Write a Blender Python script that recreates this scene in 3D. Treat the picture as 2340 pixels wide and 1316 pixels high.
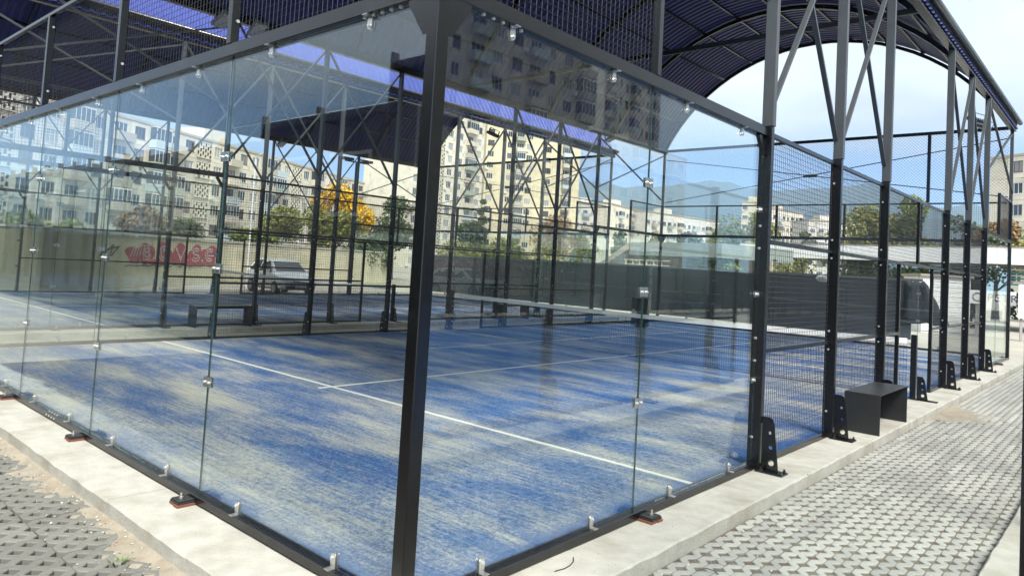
import bpy, bmesh, math, random
from mathutils import Vector, Matrix
from mathutils.geometry import tessellate_polygon
R = math.radians
rnd = random.Random(7)
sc = bpy.context.scene
for o in list(bpy.data.objects): bpy.data.objects.remove(o)
col = sc.collection

# ------------------------------------------------------------------ camera, sky, sun, exposure
cam_d = bpy.data.cameras.new('camera'); cam = bpy.data.objects.new('camera', cam_d); col.objects.link(cam)
CR = Vector((0.7462823, 0.6630809, 0.0581926)); CU = Vector((-0.0099865, -0.0762614, 0.9970378)); CF = Vector((-0.6655546, 0.7446529, 0.0502907))
CP = Vector((2.6063, -2.3354, 1.6744))
m = Matrix((CR, CU, -CF)).transposed().to_4x4(); m.translation = CP
cam.matrix_world = m
cam_d.sensor_width = 36.0; cam_d.lens = 1634.77 / 2340 * 36
cam_d.shift_x = 15.17 / 2340; cam_d.shift_y = -136.4 / 2340
cam_d.clip_start = 0.05; cam_d.clip_end = 9000
sc.camera = cam

SUN_AZ, SUN_EL = R(-36), R(50)                      # azimuth measured from +X towards +Y
to_sun = Vector((math.cos(SUN_AZ) * math.cos(SUN_EL), math.sin(SUN_AZ) * math.cos(SUN_EL), math.sin(SUN_EL)))
w = bpy.data.worlds.new('World'); sc.world = w; w.use_nodes = True
nt = w.node_tree; N = nt.nodes; L = nt.links; N.clear()
wo = N.new('ShaderNodeOutputWorld')
sky = N.new('ShaderNodeTexSky'); sky.sky_type = 'NISHITA'; sky.sun_disc = False
sky.sun_elevation = SUN_EL; sky.sun_rotation = R(90) - SUN_AZ
sky.altitude = 6000; sky.air_density = 1.0; sky.dust_density = 0.0; sky.ozone_density = 4.0
bg = N.new('ShaderNodeBackground'); bg.inputs[1].default_value = 0.075
L.new(sky.outputs[0], bg.inputs[0])
tc = N.new('ShaderNodeTexCoord'); sep = N.new('ShaderNodeSeparateXYZ'); L.new(tc.outputs['Generated'], sep.inputs[0])
def wm(op, a, b=None, c=None):
    n = N.new('ShaderNodeMath'); n.operation = op
    for i, x in enumerate((a, b, c)):
        if x is None: continue
        if isinstance(x, (int, float)): n.inputs[i].default_value = x
        else: L.new(x, n.inputs[i])
    return n.outputs[0]
den = wm('ADD', wm('MAXIMUM', sep.outputs[2], 0.0), 0.16)
cmb = N.new('ShaderNodeCombineXYZ')
L.new(wm('DIVIDE', sep.outputs[0], den), cmb.inputs[0]); L.new(wm('DIVIDE', sep.outputs[1], den), cmb.inputs[1])
n1 = N.new('ShaderNodeTexNoise'); n1.inputs['Scale'].default_value = 0.65; n1.inputs['Detail'].default_value = 7; n1.inputs['Roughness'].default_value = 0.55
cmap = N.new('ShaderNodeMapping'); cmap.inputs['Location'].default_value = (9.31, -2.25, 13.7); L.new(cmb.outputs[0], cmap.inputs[0]); L.new(cmap.outputs[0], n1.inputs['Vector'])
n2 = N.new('ShaderNodeTexNoise'); n2.inputs['Scale'].default_value = 1.7; n2.inputs['Detail'].default_value = 6; n2.inputs['Roughness'].default_value = 0.5
L.new(cmb.outputs[0], n2.inputs['Vector'])
elev = N.new('ShaderNodeMapRange'); elev.interpolation_type = 'SMOOTHSTEP'
L.new(sep.outputs[2], elev.inputs[0]); elev.inputs[1].default_value = 0.09; elev.inputs[2].default_value = 0.30
cov = wm('ADD', elev.outputs[0], wm('MULTIPLY', wm('SUBTRACT', n1.outputs[0], 0.5), 3.0))
covr = N.new('ShaderNodeMapRange'); covr.interpolation_type = 'SMOOTHSTEP'; L.new(cov, covr.inputs[0])
covr.inputs[1].default_value = -0.15; covr.inputs[2].default_value = 0.75
cr = N.new('ShaderNodeMapRange'); L.new(n2.outputs[0], cr.inputs[0])
cr.inputs[1].default_value = 0.3; cr.inputs[2].default_value = 0.72; cr.inputs[3].default_value = 0.70; cr.inputs[4].default_value = 1.10
cbg = N.new('ShaderNodeBackground'); cbg.inputs[0].default_value = (0.83, 0.87, 0.89, 1)
# luminance of an overcast sky rises threefold from the horizon to the zenith
zen = wm('DIVIDE', wm('ADD', 1.0, wm('MULTIPLY', wm('MAXIMUM', sep.outputs[2], 0.0), 2.0)), 3.0)
L.new(wm('MULTIPLY', wm('MULTIPLY', cr.outputs[0], 0.84), zen), cbg.inputs[1])
mx = N.new('ShaderNodeMixShader'); L.new(covr.outputs[0], mx.inputs[0]); L.new(bg.outputs[0], mx.inputs[1]); L.new(cbg.outputs[0], mx.inputs[2])
L.new(mx.outputs[0], wo.inputs[0])

sd = bpy.data.lights.new('sun', 'SUN'); sd.energy = 2.5; sd.angle = R(18); sd.color = (1.0, 0.965, 0.91)
so = bpy.data.objects.new('sun', sd); col.objects.link(so)
so.rotation_euler = to_sun.to_track_quat('Z', 'Y').to_euler()
so.location = (20, -20, 40)
sc.view_settings.view_transform = 'Standard'; sc.view_settings.look = 'None'
sc.view_settings.exposure = 1.75; sc.view_settings.gamma = 1.0; sc.view_settings.use_curve_mapping = False
sc.render.engine = 'CYCLES'
cy = sc.cycles
cy.max_bounces = 10; cy.diffuse_bounces = 3; cy.glossy_bounces = 3; cy.transmission_bounces = 4
cy.transparent_max_bounces = 40; cy.volume_bounces = 0
cy.caustics_reflective = False; cy.caustics_refractive = False

# ------------------------------------------------------------------ materials
def mat(name, base, rough=0.6, metal=0.0, var=0.0, scale=4.0, bump=0.0, bscale=60.0, rand=0.0, island=0.0, spec=0.5, world=False, dark=None, dscale=1.5, dmin=0.55, dmax=0.75):
    """principled material: noise value variation, optional second colour in patches, per-object or per-leaf variation, fine relief"""
    mt = bpy.data.materials.new(name); mt.use_nodes = True
    nt = mt.node_tree; N = nt.nodes; L = nt.links
    b = N['Principled BSDF']; b.inputs['Roughness'].default_value = rough; b.inputs['Metallic'].default_value = metal
    b.inputs['Specular IOR Level'].default_value = spec
    vec = None
    if var or bump or dark:
        if world: g = N.new('ShaderNodeNewGeometry'); vec = g.outputs['Position']
        else: t = N.new('ShaderNodeTexCoord'); vec = t.outputs['Object']
    rgb = N.new('ShaderNodeRGB'); rgb.outputs[0].default_value = (*base, 1); c = rgb.outputs[0]
    if dark:
        n = N.new('ShaderNodeTexNoise'); n.inputs['Scale'].default_value = dscale; n.inputs['Detail'].default_value = 6; L.new(vec, n.inputs['Vector'])
        r = N.new('ShaderNodeMapRange'); r.inputs[1].default_value = dmin; r.inputs[2].default_value = dmax; L.new(n.outputs[0], r.inputs[0])
        mi = N.new('ShaderNodeMix'); mi.data_type = 'RGBA'; L.new(r.outputs[0], mi.inputs[0]); L.new(c, mi.inputs[6]); mi.inputs[7].default_value = (*dark, 1); c = mi.outputs[2]
    val = None
    def mul(x):
        nonlocal val
        if val is None: val = x
        else:
            k = N.new('ShaderNodeMath'); k.operation = 'MULTIPLY'; L.new(val, k.inputs[0]); L.new(x, k.inputs[1]); val = k.outputs[0]
    if var:
        n = N.new('ShaderNodeTexNoise'); n.inputs['Scale'].default_value = scale; n.inputs['Detail'].default_value = 8; n.inputs['Roughness'].default_value = 0.6; L.new(vec, n.inputs['Vector'])
        r = N.new('ShaderNodeMapRange'); r.inputs[1].default_value = 0.25; r.inputs[2].default_value = 0.75; r.inputs[3].default_value = 1 - var; r.inputs[4].default_value = 1 + var
        L.new(n.outputs[0], r.inputs[0]); mul(r.outputs[0])
    if rand:
        oi = N.new('ShaderNodeObjectInfo'); r = N.new('ShaderNodeMapRange'); r.inputs[3].default_value = 1 - rand; r.inputs[4].default_value = 1 + rand
        L.new(oi.outputs['Random'], r.inputs[0]); mul(r.outputs[0])
    if island:
        g = N.new('ShaderNodeNewGeometry'); r = N.new('ShaderNodeMapRange'); r.inputs[3].default_value = 1 - island; r.inputs[4].default_value = 1 + island
        L.new(g.outputs['Random Per Island'], r.inputs[0]); mul(r.outputs[0])
    if val is not None:
        h = N.new('ShaderNodeHueSaturation'); L.new(c, h.inputs['Color']); L.new(val, h.inputs['Value']); c = h.outputs[0]
    L.new(c, b.inputs['Base Color'])
    if bump:
        n = N.new('ShaderNodeTexNoise'); n.inputs['Scale'].default_value = bscale; n.inputs['Detail'].default_value = 5; L.new(vec, n.inputs['Vector'])
        bp = N.new('ShaderNodeBump'); bp.inputs['Strength'].default_value = bump; bp.inputs['Distance'].default_value = 0.01; L.new(n.outputs[0], bp.inputs['Height']); L.new(bp.outputs[0], b.inputs['Normal'])
    return mt

def glass_mat(name, tint, f0=0.075, rough=0.0):
    """thin clear sheet: tinted pass-through plus mirror reflection after Schlick"""
    mt = bpy.data.materials.new(name); mt.use_nodes = True
    nt = mt.node_tree; N = nt.nodes; L = nt.links; N.clear()
    out = N.new('ShaderNodeOutputMaterial'); mix = N.new('ShaderNodeMixShader'); tr = N.new('ShaderNodeBsdfTransparent'); gl = N.new('ShaderNodeBsdfGlossy')
    tr.inputs[0].default_value = (*tint, 1); gl.inputs['Roughness'].default_value = rough; gl.inputs[0].default_value = (0.95, 1.0, 0.98, 1)
    g = N.new('ShaderNodeNewGeometry'); d = N.new('ShaderNodeVectorMath'); d.operation = 'DOT_PRODUCT'
    L.new(g.outputs['Normal'], d.inputs[0]); L.new(g.outputs['Incoming'], d.inputs[1])
    def mth(op, a, b=None):
        n = N.new('ShaderNodeMath'); n.operation = op
        for i, x in enumerate((a, b)):
            if x is None: continue
            if isinstance(x, (int, float)): n.inputs[i].default_value = x
            else: L.new(x, n.inputs[i])
        return n.outputs[0]
    f = mth('ADD', mth('MULTIPLY', mth('POWER', mth('SUBTRACT', 1.0, mth('ABSOLUTE', d.outputs['Value'])), 5.0), 1 - f0), f0)
    L.new(f, mix.inputs[0]); L.new(tr.outputs[0], mix.inputs[1]); L.new(gl.outputs[0], mix.inputs[2])
    # a little dust and wiped smears on the panes
    mp = N.new('ShaderNodeMapping'); mp.inputs['Scale'].default_value = (1.6, 1.6, 0.7); mp.inputs['Rotation'].default_value = (0.3, 0.2, 0.4); L.new(g.outputs['Position'], mp.inputs[0])
    nz_ = N.new('ShaderNodeTexNoise'); nz_.inputs['Scale'].default_value = 2.2; nz_.inputs['Detail'].default_value = 9; nz_.inputs['Roughness'].default_value = 0.68; L.new(mp.outputs[0], nz_.inputs['Vector'])
    mr = N.new('ShaderNodeMapRange'); mr.inputs[1].default_value = 0.45; mr.inputs[2].default_value = 0.8; mr.inputs[3].default_value = 0.0; mr.inputs[4].default_value = 0.014; L.new(nz_.outputs[0], mr.inputs[0])
    du = N.new('ShaderNodeBsdfDiffuse'); du.inputs[0].default_value = (0.6, 0.58, 0.54, 1); mix2 = N.new('ShaderNodeMixShader'); L.new(mr.outputs[0], mix2.inputs[0]); L.new(mix.outputs[0], mix2.inputs[1]); L.new(du.outputs[0], mix2.inputs[2])
    L.new(mix2.outputs[0], out.inputs[0])
    return mt

M = {}
M['steel'] = mat('black_steel', (0.005, 0.0053, 0.006), 0.24, 0, 0.25, 9, 0.03, 300, spec=0.6, dark=(0.02, 0.0195, 0.018), dscale=2.5, dmin=0.6, dmax=0.85)
M['wire'] = mat('black_wire', (0.035, 0.035, 0.038), 0.35)
M['zinc'] = mat('zinc_metal', (0.62, 0.61, 0.58), 0.28, 0.9, 0.1, 40)
M['bolt'] = mat('zinc_bolt', (0.72, 0.72, 0.70), 0.3, 0.7)
M['glass'] = glass_mat('clear_glass', (0.97, 0.99, 0.98))
M['glass_edge'] = mat('glass_edge', (0.02, 0.05, 0.045), 0.2)
M['clearclip'] = mat('clip_metal', (0.55, 0.60, 0.58), 0.22, 0.85)
M['concrete'] = mat('kerb_concrete', (0.405, 0.395, 0.345), 0.85, 0, 0.17, 7, 0.5, 55, world=True, dark=(0.275, 0.255, 0.20), dscale=1.9, dmin=0.47, dmax=0.76)
M['shim'] = mat('red_shim', (0.17, 0.055, 0.03), 0.7, 0, 0.2, 30)
M['rubber'] = mat('black_pad', (0.018, 0.018, 0.018), 0.55)
M['dirt'] = mat('joint_dirt', (0.05, 0.045, 0.035), 0.95, 0, 0.35, 18, 0.8, 120, world=True, dark=(0.10, 0.055, 0.04), dscale=6, dmin=0.52, dmax=0.62)
M['dirt_pale'] = mat('joint_grit', (0.15, 0.135, 0.105), 0.95, 0, 0.35, 22, 0.8, 130, world=True, dark=(0.12, 0.09, 0.07), dscale=6, dmin=0.5, dmax=0.6)
M['sand'] = mat('spilled_sand', (0.29, 0.255, 0.195), 0.95, 0, 0.22, 9, 0.6, 110, world=True, dark=(0.25, 0.20, 0.14), dscale=5)
M['ground'] = mat('dusty_ground', (0.30, 0.28, 0.235), 0.95, 0, 0.2, 0.35, 0.4, 8, world=True, dark=(0.20, 0.19, 0.12), dscale=0.06)
M['paver'] = mat('paver_concrete', (0.34, 0.34, 0.305), 0.85, 0, 0.12, 20, 0.3, 160, rand=0.10)
M['paver_b'] = mat('paver_concrete_worn', (0.30, 0.30, 0.275), 0.85, 0, 0.12, 20, 0.3, 160, rand=0.12)
M['paver_g'] = mat('paver_concrete_grey', (0.165, 0.163, 0.142), 0.85, 0, 0.14, 20, 0.3, 160, rand=0.14)
M['paver_far'] = mat('paver_concrete_far', (0.315, 0.315, 0.285), 0.85, 0, 0.1, 20, 0.25, 160, island=0.16)
M['paver_far_grey'] = mat('paver_concrete_far_grey', (0.165, 0.163, 0.142), 0.85, 0, 0.1, 20, 0.25, 160, island=0.14)
M['bench'] = mat('bench_steel', (0.017, 0.018, 0.019), 0.42, 0, 0.1, 10)
M['white'] = mat('white_tape', (0.86, 0.86, 0.84), 0.7, 0, 0.04, 30)
M['line'] = mat('white_line', (0.62, 0.62, 0.56), 0.9, 0, 0.12, 60)
M['net'] = mat('net_cord', (0.02, 0.022, 0.025), 0.8)
M['sheet_back'] = mat('blue_roof_sheet_back', (0.015, 0.018, 0.115), 0.5, 0, 0.10, 2.0)  # darker copy of the roof blue, deepens the shade of the underside
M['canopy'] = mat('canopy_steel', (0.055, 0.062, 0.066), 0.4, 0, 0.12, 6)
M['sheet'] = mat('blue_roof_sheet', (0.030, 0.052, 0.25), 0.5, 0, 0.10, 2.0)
M['galv'] = mat('galvanised_grey', (0.11, 0.115, 0.12), 0.45, 0.2)
M['lamp_body'] = mat('lamp_body', (0.16, 0.165, 0.165), 0.5)
M['lamp_glass'] = mat('lamp_glass', (0.45, 0.45, 0.42), 0.2)

def turf_mat():
    mt = bpy.data.materials.new('blue_turf'); mt.use_nodes = True
    nt = mt.node_tree; N = nt.nodes; L = nt.links; b = N['Principled BSDF']; b.inputs['Roughness'].default_value = 0.85; b.inputs['Specular IOR Level'].default_value = 0.25
    g = N.new('ShaderNodeNewGeometry')
    def noise(sx, sy, scale, det, rough=0.6, rot=0.0, off=(0, 0, 0)):
        mp = N.new('ShaderNodeMapping'); mp.inputs['Scale'].default_value = (sx, sy, 1); mp.inputs['Rotation'].default_value = (0, 0, rot); mp.inputs['Location'].default_value = off
        L.new(g.outputs['Position'], mp.inputs[0])
        n = N.new('ShaderNodeTexNoise'); n.inputs['Scale'].default_value = scale; n.inputs['Detail'].default_value = det; n.inputs['Roughness'].default_value = rough
        L.new(mp.outputs[0], n.inputs['Vector']); return n.outputs[0]
    def mth(op, a, b_=None):
        n = N.new('ShaderNodeMath'); n.operation = op
        for i, x in enumerate((a, b_)):
            if x is None: continue
            if isinstance(x, (int, float)): n.inputs[i].default_value = x
            else: L.new(x, n.inputs[i])
        return n.outputs[0]
    def rng(x, a, b_, c=0.0, d=1.0, sm=True):
        r = N.new('ShaderNodeMapRange'); r.interpolation_type = 'SMOOTHSTEP' if sm else 'LINEAR'
        for i, q in enumerate((a, b_, c, d)): r.inputs[i + 1].default_value = q
        L.new(x, r.inputs[0]); return r.outputs[0]
    broad = noise(0.42, 1.25, 1.0, 3, 0.5, R(4))          # brushed sand drifts, stretched across the court
    broad2 = noise(0.9, 2.6, 1.0, 4, 0.55, R(-3), (31, 7, 0))
    streak = noise(2.0, 30.0, 1.0, 4, 0.65, R(2))         # brush lines
    fib = noise(1, 1, 150, 3, 0.75)
    fib2 = noise(1, 1, 45, 3, 0.75)
    sand = mth('ADD', mth('MULTIPLY', broad, 0.60), mth('MULTIPLY', broad2, 0.34))
    sand = mth('ADD', sand, mth('MULTIPLY', mth('SUBTRACT', streak, 0.5), 0.38))
    sand = mth('ADD', sand, mth('MULTIPLY', mth('SUBTRACT', fib, 0.5), 0.55))
    sand = mth('ADD', sand, mth('MULTIPLY', mth('SUBTRACT', fib2, 0.5), 0.40))
    # brushed clean along the walls
    s = N.new('ShaderNodeSeparateXYZ'); L.new(g.outputs['Position'], s.inputs[0])
    sx = mth('ADD', s.outputs[0], 12.3); inner = mth('PINGPONG', mth('MAXIMUM', s.outputs[1], 0.0), 10.0)
    edge = rng(mth('ADD', inner, mth('MULTIPLY', mth('SUBTRACT', broad2, 0.5), 0.25)), 0.03, 0.2)
    xin = mth('ABSOLUTE', mth('MINIMUM', s.outputs[0], 0.0))
    edge = mth('MULTIPLY', edge, rng(mth('ADD', xin, mth('MULTIPLY', mth('SUBTRACT', broad2, 0.5), 0.3)), 0.06, 0.28))
    sm = mth('MULTIPLY', rng(sand, 0.345, 0.675), mth('ADD', mth('MULTIPLY', edge, 0.92), 0.08))
    blue = N.new('ShaderNodeMix'); blue.data_type = 'RGBA'
    L.new(rng(fib2, 0.3, 0.7), blue.inputs[0]); blue.inputs[6].default_value = (0.004, 0.048, 0.185, 1); blue.inputs[7].default_value = (0.013, 0.112, 0.33, 1)
    mi = N.new('ShaderNodeMix'); mi.data_type = 'RGBA'; L.new(mth('MULTIPLY', sm, 0.86), mi.inputs[0]); L.new(blue.outputs[2], mi.inputs[6]); mi.inputs[7].default_value = (0.50, 0.48, 0.37, 1)
    L.new(mi.outputs[2], b.inputs['Base Color'])
    bp = N.new('ShaderNodeBump'); bp.inputs['Strength'].default_value = 0.5; bp.inputs['Distance'].default_value = 0.008; L.new(fib, bp.inputs['Height']); L.new(bp.outputs[0], b.inputs['Normal'])
    return mt
M['turf'] = turf_mat()

# ------------------------------------------------------------------ mesh helpers
class MB:
    def __init__(s): s.v = []; s.f = []
    def add(s, vs, fs):
        n = len(s.v); s.v += [tuple(q) for q in vs]; s.f += [tuple(n + i for i in q) for q in fs]; return s
    def hexa(s, p): return s.add(p, ((0, 3, 2, 1), (4, 5, 6, 7), (0, 1, 5, 4), (1, 2, 6, 5), (2, 3, 7, 6), (3, 0, 4, 7)))
    def box(s, x0, x1, y0, y1, z0, z1):
        return s.hexa([(x0, y0, z0), (x1, y0, z0), (x1, y1, z0), (x0, y1, z0), (x0, y0, z1), (x1, y0, z1), (x1, y1, z1), (x0, y1, z1)])
    def bar(s, p, q, w, h, up=(0, 0, 1)):
        p, q = Vector(p), Vector(q); d = (q - p).normalized(); a = d.cross(Vector(up))
        if a.length < 1e-4: a = d.cross(Vector((1, 0, 0)))
        a.normalize(); b = a.cross(d); a *= w / 2; b *= h / 2
        return s.hexa([p - a - b, p + a - b, q + a - b, q - a - b, p - a + b, p + a + b, q + a + b, q - a + b])
    def tube(s, p, q, r, n=6, r2=None, caps=True):
        p, q = Vector(p), Vector(q); d = (q - p).normalized(); a = d.cross(Vector((0, 0, 1)))
        if a.length < 1e-4: a = Vector((1, 0, 0))
        a.normalize(); b = d.cross(a); r2 = r if r2 is None else r2
        vs = [p + (a * math.cos(t) + b * math.sin(t)) * r for t in [2 * math.pi * i / n for i in range(n)]]
        vs += [q + (a * math.cos(t) + b * math.sin(t)) * r2 for t in [2 * math.pi * i / n for i in range(n)]]
        fs = [(i, (i + 1) % n, n + (i + 1) % n, n + i) for i in range(n)]
        if caps: fs += [tuple(range(n - 1, -1, -1)), tuple(range(n, 2 * n))]
        return s.add(vs, fs)
    def prism(s, poly, fn, t0, t1, holes=()):
        """poly (2d, ccw) with holes, swept between t0 and t1; fn(a, b, t) -> 3d"""
        loops = [list(poly)] + [list(h) for h in holes]; flat = [q for l in loops for q in l]
        tris = tessellate_polygon([[Vector((a, b, 0)) for a, b in l] for l in loops]) if (holes or len(poly) > 4) else None
        n = len(flat); vs = [fn(a, b, t0) for a, b in flat] + [fn(a, b, t1) for a, b in flat]; fs = []
        if tris:
            for t in tris:
                a, b, c = (flat[i] for i in t)
                if (b[0] - a[0]) * (c[1] - a[1]) - (b[1] - a[1]) * (c[0] - a[0]) < 0: t = (t[0], t[2], t[1])
                fs += [(t[2], t[1], t[0]), (n + t[0], n + t[1], n + t[2])]
        else: fs += [tuple(range(n - 1, -1, -1)), tuple(range(n, 2 * n))]
        k = 0
        for l in loops:
            c = len(l); ar = sum(l[i][0] * l[(i + 1) % c][1] - l[(i + 1) % c][0] * l[i][1] for i in range(c))
            outer = l is loops[0]
            for i in range(c):
                a, b = k + i, k + (i + 1) % c
                ccw = ar > 0
                fs.append((a, b, n + b, n + a) if ccw == outer else (b, a, n + a, n + b))
            k += c
        return s.add(vs, fs)
    def mesh(s, name, mt, smooth=False, bevel=0.0):
        me = bpy.data.meshes.new(name); me.from_pydata(s.v, [], s.f)
        if bevel:
            bm = bmesh.new(); bm.from_mesh(me)
            es = [e for e in bm.edges if len(e.link_faces) == 2 and e.calc_face_angle(0) > 0.5]
            bmesh.ops.bevel(bm, geom=es, offset=bevel, segments=1, affect='EDGES'); bm.to_mesh(me); bm.free()
        for q in (mt if isinstance(mt, (list, tuple)) else [mt]): me.materials.append(q)
        if smooth: me.polygons.foreach_set('use_smooth', [True] * len(me.polygons))
        me.update(); return me
    def build(s, name, mt, parent=None, smooth=False, bevel=0.0, **kw):
        return link(name, s.mesh(name, mt, smooth, bevel), parent, **kw)

def link(name, me, parent=None, loc=None, rot=None, scale=None, kind=None):
    o = bpy.data.objects.new(name, me); col.objects.link(o)
    if parent: o.parent = parent
    if loc: o.location = loc
    if rot: o.rotation_euler = rot
    if scale: o.scale = scale
    if kind: o['kind'] = kind
    return o
def fix_normals(o):
    bm = bmesh.new(); bm.from_mesh(o.data); bmesh.ops.recalc_face_normals(bm, faces=bm.faces); bm.to_mesh(o.data); bm.free(); return o
def tag(o, label=None, cat=None, group=None, kind=None):
    if label: o['label'] = label
    if cat: o['category'] = cat
    if group: o['group'] = group
    if kind: o['kind'] = kind
    return o
def thing(name, label, cat, loc=(0, 0, 0), rz=0.0, group=None, kind=None):
    o = link(name, None, None, loc, (0, 0, rz)); o.empty_display_size = 0.2
    return tag(o, label, cat, group, kind)
def copy_tree(o, loc=None, rz=None, label=None, parent=None):
    c = o.copy(); col.objects.link(c)
    if parent: c.parent = parent
    if loc: c.location = loc
    if rz is not None: c.rotation_euler = (0, 0, rz)
    if label: c['label'] = label
    for ch in list(o.children): copy_tree(ch, parent=c)
    return c
def cam_dir(u, v):
    d = CF + CR * ((u - 1170 + 15.17) / 1634.77) - CU * ((v - 658 + 136.4) / 1634.77); return d.normalized()
def at(u, v, dist):
    """survey helper: the point in the photograph's direction (u, v) at a horizontal distance"""
    d = cam_dir(u, v); return CP + d * (dist / math.hypot(d.x, d.y))

# ------------------------------------------------------------------ ground, kerbs, turf
g = MB()
g.add([(-4200, -1400, -0.15), (2500, -1400, -0.15), (2500, 4200, -0.15), (-4200, 4200, -0.15)], [(0, 1, 2, 3)])
tag(g.build('ground', M['ground']), kind='structure')

def kerb(name, slabs):
    root = link(name, None); root['kind'] = 'structure'
    for (x0, x1, y0, y1) in slabs:
        lx = x1 - x0 > y1 - y0; a, b_ = (x0, x1) if lx else (y0, y1); c, d = (y0, y1) if lx else (x0, x1)
        n = max(2, int((b_ - a) / 0.11)); mb = MB(); jc = jd = 0.0
        for i in range(n + 1):
            t = a + (b_ - a) * i / n; jc = 0.6 * jc + rnd.uniform(-.003, .003); jd = 0.6 * jd + rnd.uniform(-.003, .003); e = 0.011 + rnd.uniform(-.005, .006); e2 = 0.011 + rnd.uniform(-.005, .006); zt = rnd.uniform(-.0015, .0015)
            pr_ = [(c + jc, -0.2), (c + jc, -e), (c + jc + e * 0.9, zt), (d + jd - e2 * 0.9, zt), (d + jd, -e2), (d + jd, -0.2)]
            mb.v += [(t, p, z) if lx else (p, t, z) for p, z in pr_]
        mb.f += [(i * 6 + k, (i + 1) * 6 + k, (i + 1) * 6 + k + 1, i * 6 + k + 1) for i in range(n) for k in range(5)] + [tuple(range(6)), tuple(range(n * 6, n * 6 + 6))]
        fix_normals(mb.build('kerb_slab', M['concrete'], root))
    return root
def ring_kerb(x0, x1, ys, xs, w=0.44, wb=0.46, x1w=None):
    """slabs round a court whose glass stands on x0..x1, 0..20"""
    sl = []; x1w = x1w or w; ed = 0.05
    for a, b in zip(ys[:-1], ys[1:]):
        sl.append((x1 - ed, x1 + x1w, a + 0.004, b - 0.004)); sl.append((x0 - w, x0 + ed, a + 0.004, b - 0.004))
    for a, b in zip(xs[:-1], xs[1:]):
        sl.append((x0 + a + 0.004, x0 + b - 0.004, -wb, ed)); sl.append((x0 + a + 0.004, x0 + b - 0.004, 20 - ed, 20 + wb))
    return sl
YS = [0.056, 4.25, 8.3, 12.3, 16.2, 19.945]
ys_main = [-0.46, 4.25, 8.3, 12.3, 16.2, 20.46]
def full_kerb(x0, x1, wl, wr):
    sl = []
    for a, b in zip(ys_main[:-1], ys_main[1:]):
        sl.append((x1 - 0.05, x1 + wr, a + 0.004, b - 0.004)); sl.append((x0 - wl, x0 + 0.05, a + 0.004, b - 0.004))
    xs = [x0 + 0.056, x0 + 2.0, x0 + 5.05, x0 + 7.6, x1 - 0.056]
    for a, b in zip(xs[:-1], xs[1:]):
        sl.append((a + 0.004, b - 0.004, -0.46, 0.05)); sl.append((a + 0.004, b - 0.004, 19.95, 20.46))
    return sl
kerb('kerb', full_kerb(-10, 0, 0.44, 0.44))
kerb('kerb', full_kerb(-22.3, -12.3, 0.44, 0.44))
kerb('kerb', full_kerb(2.462, 12.462, 0.572, 0.44))

def turf(x0):
    o = MB().box(x0 + 0.02, x0 + 9.98, 0.02, 19.98, -0.1, 0.012).build('turf', M['turf']); tag(o, kind='structure')
    for y in (3.075, 16.925): MB().box(x0 + 0.03, x0 + 9.97, y - 0.026, y + 0.026, 0.010, 0.017).build('service_line', M['line'], o)
    for a, b in ((2.88, 3.048), (3.102, 16.898), (16.952, 17.12)): MB().box(x0 + 4.975, x0 + 5.025, a, b, 0.010, 0.0165).build('centre_line', M['line'], o)
    return o
turf(-10); turf(-22.3); turf(2.462)

# ------------------------------------------------------------------ paving
P = 0.0825; HD = 0.044
def strip_poly(n, g=0.003):
    """zigzag paving strip between two rows of diamond openings; n diamonds long"""
    Lh = n * 2 * P; pl = [(g, g)]
    # bottom edge to the right, then up the right side
    pl += [(P - g, g)]
    for k in range(n):
        yc = (2 * k + 1) * P
        pl += [(P - g, yc - HD), (P - HD, yc), (P - g, yc + HD)]
    pl += [(P - g, Lh - g), (HD * 0.6, Lh - g)]
    left = []
    for k in range(1, n):
        yc = 2 * k * P
        left += [(g, yc - HD), (HD, yc), (g, yc + HD)]
    pl = [(HD, g)] + pl[1:]
    pl += [(HD, Lh - g), (g, Lh - HD)] + left[::-1] + [(g, HD)]
    out = []
    for q in pl:
        if not out or abs(q[0] - out[-1][0]) + abs(q[1] - out[-1][1]) > 1e-5: out.append(q)
    return [q for q in out if q != (HD * 0.6, Lh - g)]
def top_mesh(name, polys, mt, holes=None, z0=-0.16, z1=-0.10):
    b = MB()
    for i, pl in enumerate(polys): b.prism(pl, lambda a, c, t: (a, c, t), z0, z1, holes or ())
    me = b.mesh(name, mt); bm = bmesh.new(); bm.from_mesh(me)
    es = [e for e in bm.edges if len(e.link_faces) == 2 and min(v.co.z for v in e.verts) > z1 - 1e-4 and e.calc_face_angle(0) > 0.5]
    bmesh.ops.bevel(bm, geom=es, offset=0.005, segments=1, affect='EDGES')
    lo = [f for f in bm.faces if f.normal.z < -0.9]; bmesh.ops.delete(bm, geom=lo, context='FACES')
    bm.to_mesh(me); bm.free(); return me
def wide_poly(n, g=0.003):
    W = 2 * P; Lh = n * 2 * P
    pl = [(HD, g), (W - HD, g), (W - g, HD)]
    for k in range(1, n): pl += [(W - g, 2 * k * P - HD), (W - HD, 2 * k * P), (W - g, 2 * k * P + HD)]
    pl += [(W - g, Lh - HD), (W - HD, Lh - g), (HD, Lh - g), (g, Lh - HD)]
    for k in range(n - 1, 0, -1): pl += [(g, 2 * k * P + HD), (HD, 2 * k * P), (g, 2 * k * P - HD)]
    pl += [(g, HD)]
    return pl
def dia(x, y, h=HD): return [(x, y - h), (x + h, y), (x, y + h), (x - h, y)]

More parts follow.
